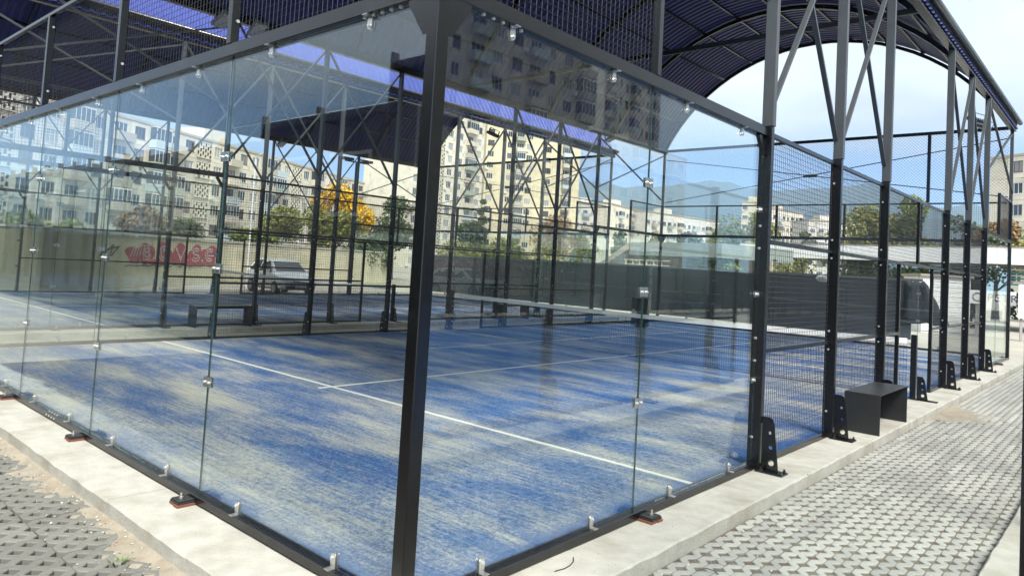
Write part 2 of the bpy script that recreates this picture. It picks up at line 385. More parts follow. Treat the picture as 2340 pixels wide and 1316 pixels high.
def paving(name, spots, mesh_list, x0, x1, y0, y1, far_mat, fill_z, fill_mat, individual=300):
    """spots: (x, y, mesh index, tilt); the ones nearest the lens become pavers of their own"""
    root = MB().add([(x0, y0, fill_z), (x1, y0, fill_z), (x1, y1, fill_z), (x0, y1, fill_z)], [(0, 1, 2, 3)]).build(name, fill_mat)
    root['kind'] = 'structure'
    def key(s):
        p = Vector((s[0], s[1] + 0.2, -0.1)) - CP; return p.length
    def seen(s):
        p = Vector((s[0], s[1] + 0.2, -0.1)) - CP; z = p.dot(CF)
        if z < 0.2: return False
        u = 1170 - 15 + 1634.77 * p.dot(CR) / z; v = 658 - 136 - 1634.77 * p.dot(CU) / z
        return -150 < u < 2490 and v < 1480
    vis = sorted([s for s in spots if seen(s)], key=key)
    near = vis[:individual]; rest = vis[individual:]
    for (x, y, k, dz) in near:
        link('paver', mesh_list[k], root, (x, y, dz), (rnd.uniform(-.012, .012), rnd.uniform(-.012, .012), rnd.uniform(-.006, .006)))
    if rest:
        b = [MB(), MB()]
        for (x, y, k, dz) in rest:
            me = mesh_list[k]; b[k % 2].add([(v.co.x + x, v.co.y + y, v.co.z + dz) for v in me.vertices], [tuple(p.vertices) for p in me.polygons])
        for k in (0, 1):
            if b[k].v: b[k].build('distant_pavers', far_mat, root, kind='stuff')
    return root
ms = [top_mesh('paver', [strip_poly(n)], M[q]) for n, q in ((3, 'paver'), (3, 'paver_b'))]
spots = []
for i in range(0, 18):
    x = 0.448 + i * P
    y = 0.2 + (i % 2) * P - 0.33 - rnd.choice((0, 1, 2)) * 2 * P
    while y < 22:
        spots.append((x, y, rnd.choice((0, 0, 1)), rnd.uniform(-0.003, 0.003))); y += 6 * P
paving('paving', spots, ms, 0.44, 1.89, -0.8, 24, M['paver_far'], -0.109, M['dirt_pale'])
wp = wide_poly(3); holes3 = [dia(P, (2 * k + 1) * P) for k in range(3)]
mw = [top_mesh('paver', [wp], M[q], holes3) for q in ('paver_g', 'paver_g')]
spots = []
for i in range(0, 62):
    for j in range(0, 6):
        x = -9.2 + i * 2 * P; y = -0.86 + P * (i % 2 * 0) - j * 6 * P
        if j == 0: y = -0.86
        spots.append((x, y - 0.0, 0, rnd.uniform(-0.004, 0.003)))
spots = [s for s in spots if s[1] + 6 * P < -0.35]
# front row trimmed to two units along the kerb strip
paving('paving', spots, mw, -9.4, 3.0, -4.2, -0.455, M['paver_far_grey'], -0.130, M['dirt'])
MB().add([(-11.87, -0.46, -0.118), (-10.43, -0.46, -0.118), (-10.43, 24, -0.118), (-11.87, 24, -0.118)], [(0, 1, 2, 3)]).build('gravel_strip', M['ground'], kind='structure')

M['dark_ground'] = mat('dark_ground', (0.055, 0.054, 0.05), 0.9, 0, 0.2, 3, 0.5, 80, world=True)
MB().add([(-75, -7, -0.124), (14, -7, -0.124), (14, -4.2, -0.124), (-75, -4.2, -0.124)], [(0, 1, 2, 3)]).build('added_strip', M['dark_ground'], kind='structure')  # unseen dark strip, added to darken what the back glass mirrors
# sand washed along the kerbs: a low uneven drift
def drift(name, pts_in, pts_out, zin=-0.085, zout=-0.121, seg=10):
    b = MB(); n = len(pts_in); rows = []
    for i in range(n):
        r = []
        for k in range(seg + 1):
            t = k / seg; p = Vector(pts_in[i]).lerp(Vector(pts_out[i]), t)
            z = zin + (zout - zin) * (t ** 0.8) + rnd.uniform(-.003, .003)
            r.append((p.x, p.y, z))
        rows.append(r)
    vs = [p for r in rows for p in r]
    fs = [(i * (seg + 1) + k, (i + 1) * (seg + 1) + k, (i + 1) * (seg + 1) + k + 1, i * (seg + 1) + k + 1) for i in range(n - 1) for k in range(seg)]
    b.add(vs, fs); return b.build(name, M['sand'], smooth=True, kind='stuff')
xs = [-9.0 + 0.06 * i for i in range(140)]
drift('sand', [(x, -0.455, 0) for x in xs], [(x, -0.455 - (0.17 + 0.05 * math.sin(x * 3.1) + 0.04 * math.sin(x * 9.7) + rnd.uniform(-.03, .03)), 0) for x in xs][::1], zin=-0.088, zout=-0.108)
ys = [8.6 + 0.08 * i for i in range(30)]
drift('sand', [(0.445, y, 0) for y in ys], [(0.46 + max(0.02, 0.75 * math.sin((y - 8.6) / 2.35 * math.pi) ** 2 + 0.12 * math.sin(y * 7) + rnd.uniform(-.12, .12)), y + 0.1, 0) for y in ys], zin=-0.09, zout=-0.104)

# ------------------------------------------------------------------ court cage (glass, posts, beams, mesh)
def cap_plate(poly, fn, t, holes=()):
    return MB().prism(poly, fn, 0, t, holes)
def circ(x, y, r, n=12): return [(x + r * math.cos(2 * math.pi * i / n), y + r * math.sin(2 * math.pi * i / n)) for i in range(n)]

def make_cage():
    root = thing('padel_court', 'nearest padel court, clear glass walls in a black steel frame round a blue floor', 'padel court')
    S = M['steel']
    ZT, ZB = 2.96, 0.062
    # corner posts
    for cx, sx in ((0, 1), (-10, -1)):
        for cy_, sy in ((0, -1), (20, 1)):
            x0, x1 = sorted((cx, cx + sx * 0.08)); y0, y1 = sorted((cy_, cy_ + sy * 0.08))
            MB().box(x0, x1, y0, y1, 0.0, 4.06).build('corner_post', S, root, bevel=0.004)
    # base and top beams round the glass
    ge = M['glass']
    for yg, s in ((0, -1), (20, 1)):
        a, b = sorted((yg + 0.004 * -s, yg + s * 0.078))
        MB().box(-9.998, -0.002, a, b, 0.012, ZB).build('base_beam', S, root, bevel=0.004)
        a, b = sorted((yg - s * 0.02, yg + s * 0.078))
        MB().box(-9.998, -0.002, a, b, ZT, 3.045).build('top_beam', S, root, bevel=0.004)
        MB().box(-9.96, -0.04, yg + s * 0.055 - 0.02, yg + s * 0.055 + 0.02, 4.0, 4.04).build('mesh_rail', S, root, bevel=0.003)
    for xg, s in ((0, 1), (-10, -1)):
        for y0, y1 in ((0.004, 3.965), (16.035, 19.996)):
            a, b = sorted((xg - s * 0.004, xg + s * 0.078))
            MB().box(a, b, y0, y1, 0.012, ZB).build('base_beam', S, root, bevel=0.004)
            a, b = sorted((xg - s * 0.02, xg + s * 0.078))
            MB().box(a, b, y0, y1, ZT, 3.045).build('top_beam', S, root, bevel=0.004)
        for y0, y1 in ((0.082, 2.0), (18.0, 19.918)):
            x = xg + s * 0.055; MB().box(x - 0.02, x + 0.02, y0, y1, 4.0, 4.04).build('mesh_rail', S, root, bevel=0.003)
    # glass
    TG = 0.012
    for yg, s in ((0, -1), (20, 1)):
        yc = yg + s * 0.036
        for k in range(5):
            xa, xb = -2 * (k + 1) + 0.006 + (0.03 if k == 4 else 0), -2 * k - 0.006 - (0.03 if k == 0 else 0)
            MB().box(xa, xb, yc - TG / 2, yc + TG / 2, ZB + 0.001, ZT - 0.001).build('glass_panel', M['glass'], root)
            if k: MB().box(-2 * k - 0.004, -2 * k + 0.004, yc - 0.005, yc + 0.005, ZB + 0.001, ZT - 0.001).build('joint_seal', M['glass_edge'], root)
    for xg, s in ((0, 1), (-10, -1)):
        xc = xg + s * 0.036
        for (ya, yb) in ((0.01, 1.994), (2.006, 3.965), (16.035, 17.994), (18.006, 19.99)):
            MB().box(xc - TG / 2, xc + TG / 2, ya, yb, ZB + 0.001, ZT - 0.001).build('glass_panel', M['glass'], root)
        for y in (2.0, 18.0): MB().box(xc - 0.005, xc + 0.005, y - 0.004, y + 0.004, ZB + 0.001, ZT - 0.001).build('joint_seal', M['glass_edge'], root)
    # clips: meshes made once in a frame where +Y is outward and X runs along the wall
    def lclip(up):
        b = MB(); k = 1 if up else -1
        z0 = 0
        b.box(-0.02, 0.02, 0.006, 0.048, min(0, k * 0.004), max(0, k * 0.004))
        pl = [(-0.02, 0.0)] + [(0.02, 0.0), (0.02, 0.055)] + [(0.02 * math.cos(t), 0.055 + 0.02 * math.sin(t)) for t in [math.pi * i / 6 for i in range(1, 6)]] + [(-0.02, 0.055)]
        if k < 0: pl = [(x, -z) for x, z in pl][::-1]
        b.prism(pl, lambda a, c, t: (a, t, c), 0.010, 0.0055)
        b.prism(pl, lambda a, c, t: (a, t - 0.0, c), -0.0105, -0.0065)
        return b.mesh('glass_clip', M['zinc'])
    clip_up, clip_dn = lclip(True), lclip(False)
    bo = MB().tube((0, 0.0, 0), (0, 0.013, 0), 0.009, 8, 0.007); bolt_me = bo.mesh('bolt', M['bolt'])
    jb = MB(); 
    for s in (-1, 1): jb.box(s * 0.003, s * 0.05, 0.0065, 0.0105, -0.033, 0.033); jb.box(s * 0.003, s * 0.05, -0.0105, -0.0065, -0.033, 0.033)
    jb.v = [tuple(q) for q in jb.v]
    joint_me = jb.mesh('joint_clip', M['clearclip'])
    eb = MB().box(-0.055, -0.004, 0.0065, 0.0105, -0.025, 0.025).box(-0.06, 0.02, 0.0105, 0.014, -0.022, 0.022)
    edge_me = eb.mesh('edge_clip', M['clearclip'])
    def put(me, name, x, y, z, rz, bolts=()):
        o = link(name, me, root, (x, y, z), (0, 0, rz))
        for bx, by, bz in bolts: link('bolt', bolt_me, o, (bx, by, bz))
    for xg, yg, rz, dirx, n, jl in ((0, -0.036, math.pi, 1, 5, 'back'), (0, 20.036, 0, 1, 5, 'back')):
        for k in range(10):
            x = -0.5 - k * 1.0
            put(clip_up, 'glass_clip', x, yg, ZB, rz, ((0, 0.010, 0.055),))
            put(clip_dn, 'glass_clip', x, yg, ZT, rz, ((0, 0.010, -0.055),))
        for k in range(1, 5):
            for z in (0.785, 1.535, 2.285): put(joint_me, 'joint_clip', -2 * k, yg, z, rz, ((-0.028, 0.010, 0), (0.028, 0.010, 0)))
    for xg, rz in ((0.036, -math.pi / 2), (-10.036, math.pi / 2)):
        for y in (0.5, 1.5, 2.5, 3.5, 16.5, 17.5, 18.5, 19.5):
            put(clip_up, 'glass_clip', xg, y, ZB, rz, ((0, 0.010, 0.055),))
            put(clip_dn, 'glass_clip', xg, y, ZT, rz, ((0, 0.010, -0.055),))
        for y in (2.0, 18.0):
            for z in (0.785, 1.54, 2.295): put(joint_me, 'joint_clip', xg, y, z, rz, ((-0.028, 0.010, 0), (0.028, 0.010, 0)))
    for z in (0.785, 1.54, 2.295):
        for xg, s in ((0.036, 1), (-10.036, -1)):
            for yp, q in ((3.965, -1), (16.035, 1)):
                o = link('edge_clip', MB().box(*sorted((xg + s * 0.007, xg + s * 0.013)), *sorted((yp + q * 0.07, yp - q * 0.03)), z - 0.025, z + 0.025).mesh('edge_clip', M['clearclip']), root)
                b = MB().tube((xg + s * 0.013, yp + q * 0.04, z), (xg + s * 0.03, yp + q * 0.04, z), 0.012, 8).build('bolt', M['bolt'], o)
    # gussets at the corners and at the end of the side beams
    for cx, sx in ((0, 1), (-10, -1)):
        for cy_, sy in ((0, -1), (20, 1)):
            for ax in (0, 1):
                pl = [(0, 0), (0.17, 0), (0, -0.17)]
                pl = [(0, 0), (0.15, 0), (0.15, -0.02), (0.03, -0.19), (0, -0.19)]
                if ax == 0: b = MB().prism(pl, lambda a, c, t: (cx - sx * a, cy_ + sy * (0.066 + t), ZT + c), 0, 0.008)
                else: b = MB().prism(pl, lambda a, c, t: (cx + sx * (0.066 + t), cy_ - sy * a, ZT + c), 0, 0.008)
                fix_normals(b.build('gusset_plate', S, root))
        for yp, q in ((3.97, -1), (16.03, 1)):
            x = cx + sx * 0.045
            MB().bar((x, yp + q * 0.135, ZT - 0.0), (x, yp + q * 0.012, ZT - 0.17), 0.05, 0.035, (sx, 0, 0)).build('beam_strut', S, root)
    # side posts with bolted foot brackets
    foot_pl = [(0.0, 0.0), (0.15, 0.0), (0.105, 0.40), (0.09, 0.445), (0.06, 0.46), (0.0, 0.46)]
    foot_h = [circ(0.085, 0.07, 0.026), circ(0.078, 0.20, 0.016), circ(0.068, 0.325, 0.014)]
    foot_me = MB().prism(foot_pl, lambda a, c, t: (a, t, c), -0.004, 0.004, foot_h).mesh('foot_bracket', S)
    plate_b = MB().box(-0.03, 0.21, -0.075, 0.075, 0.0, 0.014)
    plate_me = plate_b.mesh('foot_plate', S, bevel=0.002)
    anchor_me = MB().tube((0, 0, 0), (0, 0, 0.03), 0.009, 6).tube((0, 0, 0), (0, 0, 0.012), 0.016, 6).mesh('anchor_bolt', M['rubber'])
    head_me = MB().tube((0, 0, 0), (0, -0.009, 0), 0.013, 8, 0.008).mesh('bolt', M['bolt'])
    for xg, s in ((0, 1), (-10, -1)):
        for y in (4, 6, 8, 12, 14, 16):
            a, b = sorted((xg - s * 0.005, xg + s * 0.11))
            po = MB().box(a, b, y - 0.03, y + 0.03, 0.0, 3.05).build('post', S, root, bevel=0.004)
            for z in (0.28, 0.95, 1.15, 1.95, 2.15, 2.78): 
                link('bolt', head_me, po, (xg + s * 0.035, y - 0.03, z))
            ft = link('foot_bracket', foot_me, root, (xg + s * 0.118, y, 0.014), (0, 0, 0 if s > 0 else math.pi))
            MB().box(*sorted((0.0, -0.008)), -0.006, 0.006, 0.40, 0.455).box(-0.008, 0.0, -0.006, 0.006, 0.0, 0.05).build('weld_tab', S, ft)
            pt = link('foot_plate', plate_me, ft, (0, 0, -0.0139))
            for px, py in ((0.185, 0.05), (0.185, -0.05), (0.01, 0.05), (0.01, -0.05)):
                pass
            for px, py in ((0.185, 0.05), (0.185, -0.05), (0.02, -0.055)): link('anchor_bolt', anchor_me, ft, (px, py, 0.0))
        for y in (8.95, 11.08):
            MB().box(xg + s * 0.03 - 0.025, xg + s * 0.03 + 0.025, y - 0.025, y + 0.025, 0.0, 2.0).build('door_post', S, root, bevel=0.003)
        for (y0, y1) in ((4.03, 5.97), (6.03, 7.97), (12.03, 13.97), (14.03, 15.97)):
            for z in (0.03, 1.03, 2.02, 3.0): MB().box(xg + s * 0.04 - 0.02, xg + s * 0.04 + 0.02, y0, y1, z - 0.02, z + 0.02).build('mesh_rail', S, root, bevel=0.002)
        MB().box(xg + s * 0.04 - 0.02, xg + s * 0.04 + 0.02, 8.03, 11.97, 2.0, 2.04).build('mesh_rail', S, root, bevel=0.002)
        MB().box(xg + s * 0.04 - 0.02, xg + s * 0.04 + 0.02, 8.03, 11.97, 2.98, 3.02).build('mesh_rail', S, root, bevel=0.002)
        MB().box(xg + s * 0.04 - 0.02, xg + s * 0.04 + 0.02, 9.98, 10.02, 2.04, 2.98).build('mesh_post', S, root, bevel=0.002)
        for a, b in ((8.03, 8.925), (11.105, 11.97)):
            for z in (0.03, 1.03): MB().box(xg + s * 0.04 - 0.02, xg + s * 0.04 + 0.02, a, b, z - 0.02, z + 0.02).build('mesh_rail', S, root, bevel=0.002)
    # posts of the upper mesh
    for yg, s in ((0, -1), (20, 1)):
        for x in (-2, -4, -6, -8):
            po = MB().box(x - 0.03, x + 0.03, yg + s * 0.055 - 0.03, yg + s * 0.055 + 0.03, 3.045, 4.0).build('mesh_post', S, root, bevel=0.003)
            for z in (3.2, 3.88): MB().tube((x + 0.03, yg + s * 0.045, z), (x + 0.04, yg + s * 0.045, z), 0.012, 8).build('bolt', M['bolt'], po)
    for xg, s in ((0, 1), (-10, -1)):
        for y in (2.0, 18.0):
            x = xg + s * 0.055; MB().box(x - 0.03, x + 0.03, y - 0.025, y + 0.025, 3.045, 4.04).build('mesh_post', S, root, bevel=0.003)
    # welded wire panels, 50 mm grid
    def wires(axis, fixed, a0, a1, z0, z1, name='wire_mesh'):
        b = MB(); r = 0.0021
        def pt(a, z, o=0.0): return (a, fixed + o, z) if axis == 'x' else (fixed + o, a, z)
        n = int(round((a1 - a0) / 0.05))
        for i in range(n + 1):
            a = a0 + (a1 - a0) * i / n; b.tube(pt(a, z0), pt(a, z1), r, 4, caps=False)
        n = int(round((z1 - z0) / 0.05))
        for i in range(n + 1):
            z = z0 + (z1 - z0) * i / n; b.tube(pt(a0, z, 0.004), pt(a1, z, 0.004), r, 4, caps=False)
        return b.build(name, M['wire'], root, kind='stuff')
    for yg, s in ((0, -1), (20, 1)):
        for k in range(5): wires('x', yg + s * 0.02, -2 * (k + 1), -2 * k, 3.047, 4.03)
    for xg, s in ((0, 1), (-10, -1)):
        for a, b in ((0.02, 2.0), (18.0, 19.98)): wires('y', xg + s * 0.02, a, b, 3.047, 4.03)
        for a, b in ((4.03, 5.97), (6.03, 7.97), (12.03, 13.97), (14.03, 15.97)): wires('y', xg + s * 0.012, a, b, 0.02, 3.0)
        wires('y', xg + s * 0.012, 8.03, 11.97, 2.02, 3.0)
        for a, b in ((8.03, 8.95), (11.08, 11.97)): wires('y', xg + s * 0.012, a, b, 0.02, 2.0)
    # levelling pads under the glass beams
    def pad(x, y, rz):
        o = MB().box(-0.055, 0.055, 0.0, 0.10, 0.032, 0.04).build('levelling_pad', M['rubber'], root, loc=(x, y, 0), rot=(0, 0, rz), bevel=0.002)
        MB().box(-0.065, -0.003, -0.01, 0.112, 0.0, 0.016).build('shim', M['shim'], o, bevel=0.002); MB().box(0.003, 0.07, -0.01, 0.105, 0.0, 0.016).build('shim', M['shim'], o, bevel=0.002)
        MB().box(-0.06, 0.06, -0.01, 0.104, 0.017, 0.031).build('shim', M['rubber'], o)
        MB().tube((0, 0.06, 0.04), (0, 0.06, 0.075), 0.008, 6).tube((0, 0.06, 0.04), (0, 0.06, 0.052), 0.015, 6).build('bolt', M['zinc'], o)
    for x in (-2.04, -4.07, -6.1, -8.1): pad(x, -0.078, math.pi); pad(x, 20.078, 0)
    for y in (2.08, 18.08): pad(0.078, y, -math.pi / 2); pad(-10.078, y, math.pi / 2)
    # bolted splices in the long beams
    for z, yy, off in ((0.0622, None, 0), ):
        for k in range(4):
            MB().tube((-4.78 - 0.07 * k, -0.055, 0.062), (-4.78 - 0.07 * k, -0.055, 0.068), 0.009, 8).build('bolt', M['bolt'], root)
            MB().tube((-4.78 - 0.07 * k, -0.078, 0.035), (-4.78 - 0.07 * k, -0.084, 0.035), 0.008, 8).build('bolt', M['bolt'], root)
    for k in range(5):
        MB().tube((0.05, 0.26 + 0.075 * k, ZT), (0.05, 0.26 + 0.075 * k, ZT - 0.012), 0.011, 8).build('bolt', M['bolt'], root)
        MB().tube((-0.24 - 0.075 * k, -0.05, ZT), (-0.24 - 0.075 * k, -0.05, ZT - 0.012), 0.011, 8).build('bolt', M['bolt'], root)
    # net end bracket plates by the door
    return root
cage = make_cage()
cage_b = copy_tree(cage, (-12.3, 0, 0), label='neighbouring padel court beyond the left side of the nearest one, under its own canopy')
cage_c = copy_tree(cage, (12.462, 0, 0), label='open air padel court at the right edge of the photo across the paved path')
for o in (cage, cage_b, cage_c): o['group'] = 'padel courts side by side'

# nets
def make_net():
    root = thing('padel_net', 'black padel net with white top band across the nearest court', 'net', (0, 10, 0), group='padel nets')
    for x, s in ((0.03, 1), (-10.03, -1)):
        MB().box(x - 0.04, x + 0.04, -0.04, 0.04, 0.0, 0.97).build('net_post', M['steel'], root, bevel=0.004)
        f = MB().prism([(0, 0), (0.15, 0), (0.1, 0.3), (0.07, 0.34), (0, 0.34)], lambda a, c, t: (x + s * (0.05 + a), t, 0.014 + c), -0.004, 0.004, [circ(0.08, 0.06, 0.022), circ(0.075, 0.15, 0.016), circ(0.07, 0.24, 0.013)])
        fo = f.build('foot_bracket', M['steel'], root)
        a, b = sorted((x - s * 0.02, x + s * 0.33)); MB().box(a, b, -0.06, 0.06, 0.0, 0.0135).build('foot_plate', M['steel'], fo)
        for k in range(7): MB().tube((x - s * 0.04, -0.02, 0.1 + 0.12 * k), (x - s * 0.075, -0.02, 0.1 + 0.12 * k), 0.012, 6).build('net_hook', M['bolt'], root)
    n = 48
    def top(t): return 0.855 + 0.06 * (2 * t - 1) ** 2 * 0.9
    b = MB(); xs = [-9.93 + 9.86 * i / n for i in range(n + 1)]
    for i in range(n):
        t0, t1 = i / n, (i + 1) / n
        b.hexa([(xs[i], -0.008, top(t0) - 0.08), (xs[i + 1], -0.008, top(t1) - 0.08), (xs[i + 1], 0.008, top(t1) - 0.08), (xs[i], 0.008, top(t0) - 0.08),
                (xs[i], -0.006, top(t0)), (xs[i + 1], -0.006, top(t1)), (xs[i + 1], 0.006, top(t1)), (xs[i], 0.006, top(t0))])
    b.build('net_band', M['white'], root)
    b = MB(); k = 230
    for i in range(k + 1):
        t = i / k; x = -9.93 + 9.86 * t; b.tube((x, 0, 0.03), (x, 0, top(t) - 0.079), 0.0022, 3, caps=False)
    for j in range(20):
        z = 0.03 + 0.042 * j
        for i in range(12):
            t0, t1 = i / 12, (i + 1) / 12; f0 = (top(t0) - 0.08 - 0.03) / 0.84; f1 = (top(t1) - 0.08 - 0.03) / 0.84
            b.tube((-9.93 + 9.86 * t0, 0, 0.03 + 0.042 * j * f0), (-9.93 + 9.86 * t1, 0, 0.03 + 0.042 * j * f1), 0.0022, 3, caps=False)
    b.build('net_mesh', M['net'], root, kind='stuff')
    MB().tube((-9.95, 0, 0.03), (-0.05, 0, 0.03), 0.006, 6).build('bottom_cord', M['net'], root)
    return root
net = make_net()
copy_tree(net, (-12.3, 10, 0), label='net of the neighbouring court, low white band beyond the left mesh wall')

# ------------------------------------------------------------------ canopies
def make_canopy():
    root = thing('canopy_roof', 'arched dark blue corrugated canopy over the nearest court', 'canopy', group='blue canopies over the courts')
    S = M['steel']; Rr, xc, zc = 5.67, -5.0, 3.36
    a0 = math.asin((6.03 - zc) / Rr); amax = math.pi - a0
    def arc(t, r): 
        a = amax + (a0 - amax) * t; return (xc + r * math.cos(a), zc + r * math.sin(a))
    NS = 26
    # corrugated sheet, one part per bay between two ribs
    ribs = [20 / 6 * i for i in range(7)]
    prof = [(0.0, 0.0), (0.05, 0.0), (0.075, 0.03), (0.125, 0.03), (0.15, 0.0), (0.2, 0.0)]
    for i in range(6):
        y0, y1 = ribs[i], ribs[i + 1]
        if i == 0: y0 -= 0.15
        if i == 5: y1 += 0.15
        n = int(round((y1 - y0) / 0.2)); pts = []
        for k in range(n):
            for (dy, dr) in prof[:-1]: pts.append((y0 + (k + dy / 0.2) * (y1 - y0) / n, dr))
        pts.append((y1, 0.0)); mlen = len(pts)
        b = MB(); vs = []
        for j in range(NS + 1):
            t = -0.012 + 1.024 * j / NS
            for (y, dr) in pts:
                x, z = arc(t, Rr + 0.075 + dr); vs.append((x, y, z))
        fs = [(j * mlen + k, (j + 1) * mlen + k, (j + 1) * mlen + k + 1, j * mlen + k + 1) for j in range(NS) for k in range(mlen - 1)]
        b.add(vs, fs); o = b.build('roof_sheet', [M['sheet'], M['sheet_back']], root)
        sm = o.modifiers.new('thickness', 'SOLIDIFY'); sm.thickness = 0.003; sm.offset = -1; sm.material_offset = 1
    for y in ribs:
        b = MB()
        for j in range(NS):
            (x0, z0), (x1, z1) = arc(j / NS, Rr - 0.02), arc((j + 1) / NS, Rr - 0.02)
            b.bar((x0, y, z0), (x1, y, z1), 0.06, 0.11, (0, 1, 0)) if False else b.bar((x0, y, z0), (x1, y, z1), 0.11 if y not in (0.0, 20.0) else 0.09, 0.06, (0, 1, 0))
        b.build('arch_rib', S, root)
    for k in range(1, 12):
        x, z = arc(k / 12, Rr + 0.045); MB().bar((x, -0.1, z), (x, 20.1, z), 0.05, 0.05).build('purlin', S, root)
    for x, s in ((0.06, 1), (-10.06, -1)):
        MB().box(x - 0.06, x + 0.06, -0.1, 20.15, 5.88, 6.04).build('eave_beam', S, root, bevel=0.004)
        MB().tube((x + s * 0.13, -0.15, 6.11), (x + s * 0.13, 20.2, 6.11), 0.06, 10).build('gutter_pipe', S, root, smooth=True)
        MB().box(x + s * 0.05 - 0.02, x + s * 0.05 + 0.02, -0.12, 20.16, 6.04, 6.1).build('eave_flashing', M['galv'], root)
        for y in (4, 6, 8, 12, 14, 16):
            MB().box(*sorted((x - s * 0.045, x + s * 0.06)), y - 0.032, y + 0.032, 3.052, 5.879).build('canopy_post', M['canopy'], root, bevel=0.004)
        for y in (0.0, 20.0):
            sg = -1 if y == 0 else 1
            MB().box(*sorted((x - s * 0.055, x + s * 0.02)), y + sg * 0.045 - 0.035, y + sg * 0.045 + 0.035, 4.062, 5.879).build('canopy_post', M['canopy'], root, bevel=0.004)
        def br(ya, za, yb, zb, o): MB().bar((x + s * o, ya, za), (x + s * o, yb, zb), 0.03, 0.05, (1, 0, 0)).build('brace', M['canopy'], root)
        for ya, yb in ((4, 6), (6, 8), (12, 14), (14, 16)):
            br(ya + 0.035, 3.27, yb - 0.035, 5.86, 0.02); br(ya + 0.035, 5.86, yb - 0.035, 3.27, -0.02)
        br(16.04, 5.8, 19.97, 4.25, 0.02); br(16.04, 4.25, 19.97, 5.8, -0.02); br(0.03, 4.25, 3.96, 5.8, 0.02); br(0.03, 5.8, 3.96, 4.25, -0.02)
    MB().bar((-10, 10, 6.0), (0, 10, 6.0), 0.09, 0.06, (0, 1, 0)).build('tie_beam', S, root)
    for x in (-7.5, -2.5):
        pass
    for y, s in ((20.05, 1),):
        MB().bar((-9.99, y, 5.97), (-0.01, y, 5.97), 0.09, 0.05, (0, 1, 0)).build('end_beam', S, root)
        MB().tube((-9.97, y + 0.02, 5.66), (-0.02, y + 0.02, 4.17), 0.014, 6).build('brace_rod', S, root); MB().tube((-9.97, y - 0.012, 4.15), (-0.02, y - 0.012, 5.7), 0.014, 6).build('brace_rod', S, root)
        MB().box(-5.22, -4.82, y - 0.05, y + 0.05, 4.87, 4.95).build('turnbuckle', S, root, bevel=0.01)
        MB().box(-1.88, -1.80, y - 0.03, y + 0.03, 4.05, 5.92).build('end_mullion', S, root)
        b = MB(); c = 0.085; z0, z1 = 4.04, 5.93; H = z1 - z0
        for i in range(int((10 + H) / c)):
            for sg in (1, -1):
                xa = -10 + i * c - (H if sg > 0 else 0); xb = xa + H * sg if sg > 0 else xa - H
                p, q = (xa, z0), (xb, z1)
                lo, hi = -9.98, -0.02
                def cut(p, q, X):
                    t = (X - p[0]) / (q[0] - p[0]); return (X, p[1] + t * (q[1] - p[1]))
                if min(p[0], q[0]) > hi or max(p[0], q[0]) < lo: continue
                for X, less in ((lo, True), (hi, False)):
                    if less:
                        if p[0] < X: p = cut(p, q, X)
                        if q[0] < X: q = cut(p, q, X)
                    else:
                        if p[0] > X: p = cut(p, q, X)
                        if q[0] > X: q = cut(p, q, X)
                b.tube((p[0], y + 0.03 * sg * 0.1, p[1]), (q[0], y + 0.03 * sg * 0.1, q[1]), 0.003, 3, caps=False)
        b.build('chain_link', M['wire'], root, kind='stuff')
    return root
canopy = make_canopy()
copy_tree(canopy, (-12.3, 0, 0), label='second blue arched canopy, over the neighbouring court on the left, its sunlit outside showing')

# ------------------------------------------------------------------ court furniture
def make_bench():
    root = thing('bench', '', 'bench', group='black steel benches beside the courts')
    MB().box(-0.19, 0.19, -0.62, 0.62, 0.442, 0.45).build('seat', M['bench'], root, bevel=0.002)
    for y in (-0.616, 0.616): MB().box(-0.19, 0.19, y - 0.004, y + 0.004, 0.0, 0.4415).build('side_panel', M['bench'], root, bevel=0.0015)
    MB().box(-0.186, -0.178, -0.61, 0.61, 0.36, 0.441).build('seat_apron', M['bench'], root)
    MB().box(-0.15, -0.11, -0.611, -0.60, 0.02, 0.06).box(-0.15, -0.11, 0.60, 0.611, 0.02, 0.06).build('foot_tab', M['zinc'], root)
    return root
bench = make_bench(); bench.location = (0.235, 7.2, 0.0)
bench['label'] = 'black steel bench on the concrete kerb by the right side mesh of the nearest court'
b2 = copy_tree(bench, (-12.06, 5.15, 0), label='black bench between the two courts, nearer of the two behind the left wall')
b3 = copy_tree(bench, (-12.06, 14.6, 0), label='black bench between the two courts farther along, behind the net')

def make_floodlight():
    root = thing('floodlight', '', 'floodlight', group='floodlights under the canopies')
    b = MB().box(-0.2, 0.2, -0.13, 0.13, 0.0, 0.05)
    for i in range(9): b.box(-0.18 + 0.045 * i - 0.004, -0.18 + 0.045 * i + 0.004, -0.12, 0.12, 0.05, 0.085)
    b.build('lamp_body', M['lamp_body'], root); MB().box(-0.18, 0.18, -0.11, 0.11, -0.006, 0.0).build('lamp_glass', M['lamp_glass'], root)
    MB().box(-0.215, -0.205, -0.02, 0.02, 0.02, 0.2).box(0.205, 0.215, -0.02, 0.02, 0.02, 0.2).box(-0.215, 0.215, -0.02, 0.02, 0.2, 0.21).build('yoke', M['steel'], root)
    return root
fl = make_floodlight(); fl.location = (-9.55, 3.5, 5.66); fl.rotation_euler = (0, R(-24), R(8))
fl['label'] = 'grey floodlight under the left eave of the nearest canopy, the left one of a pair'
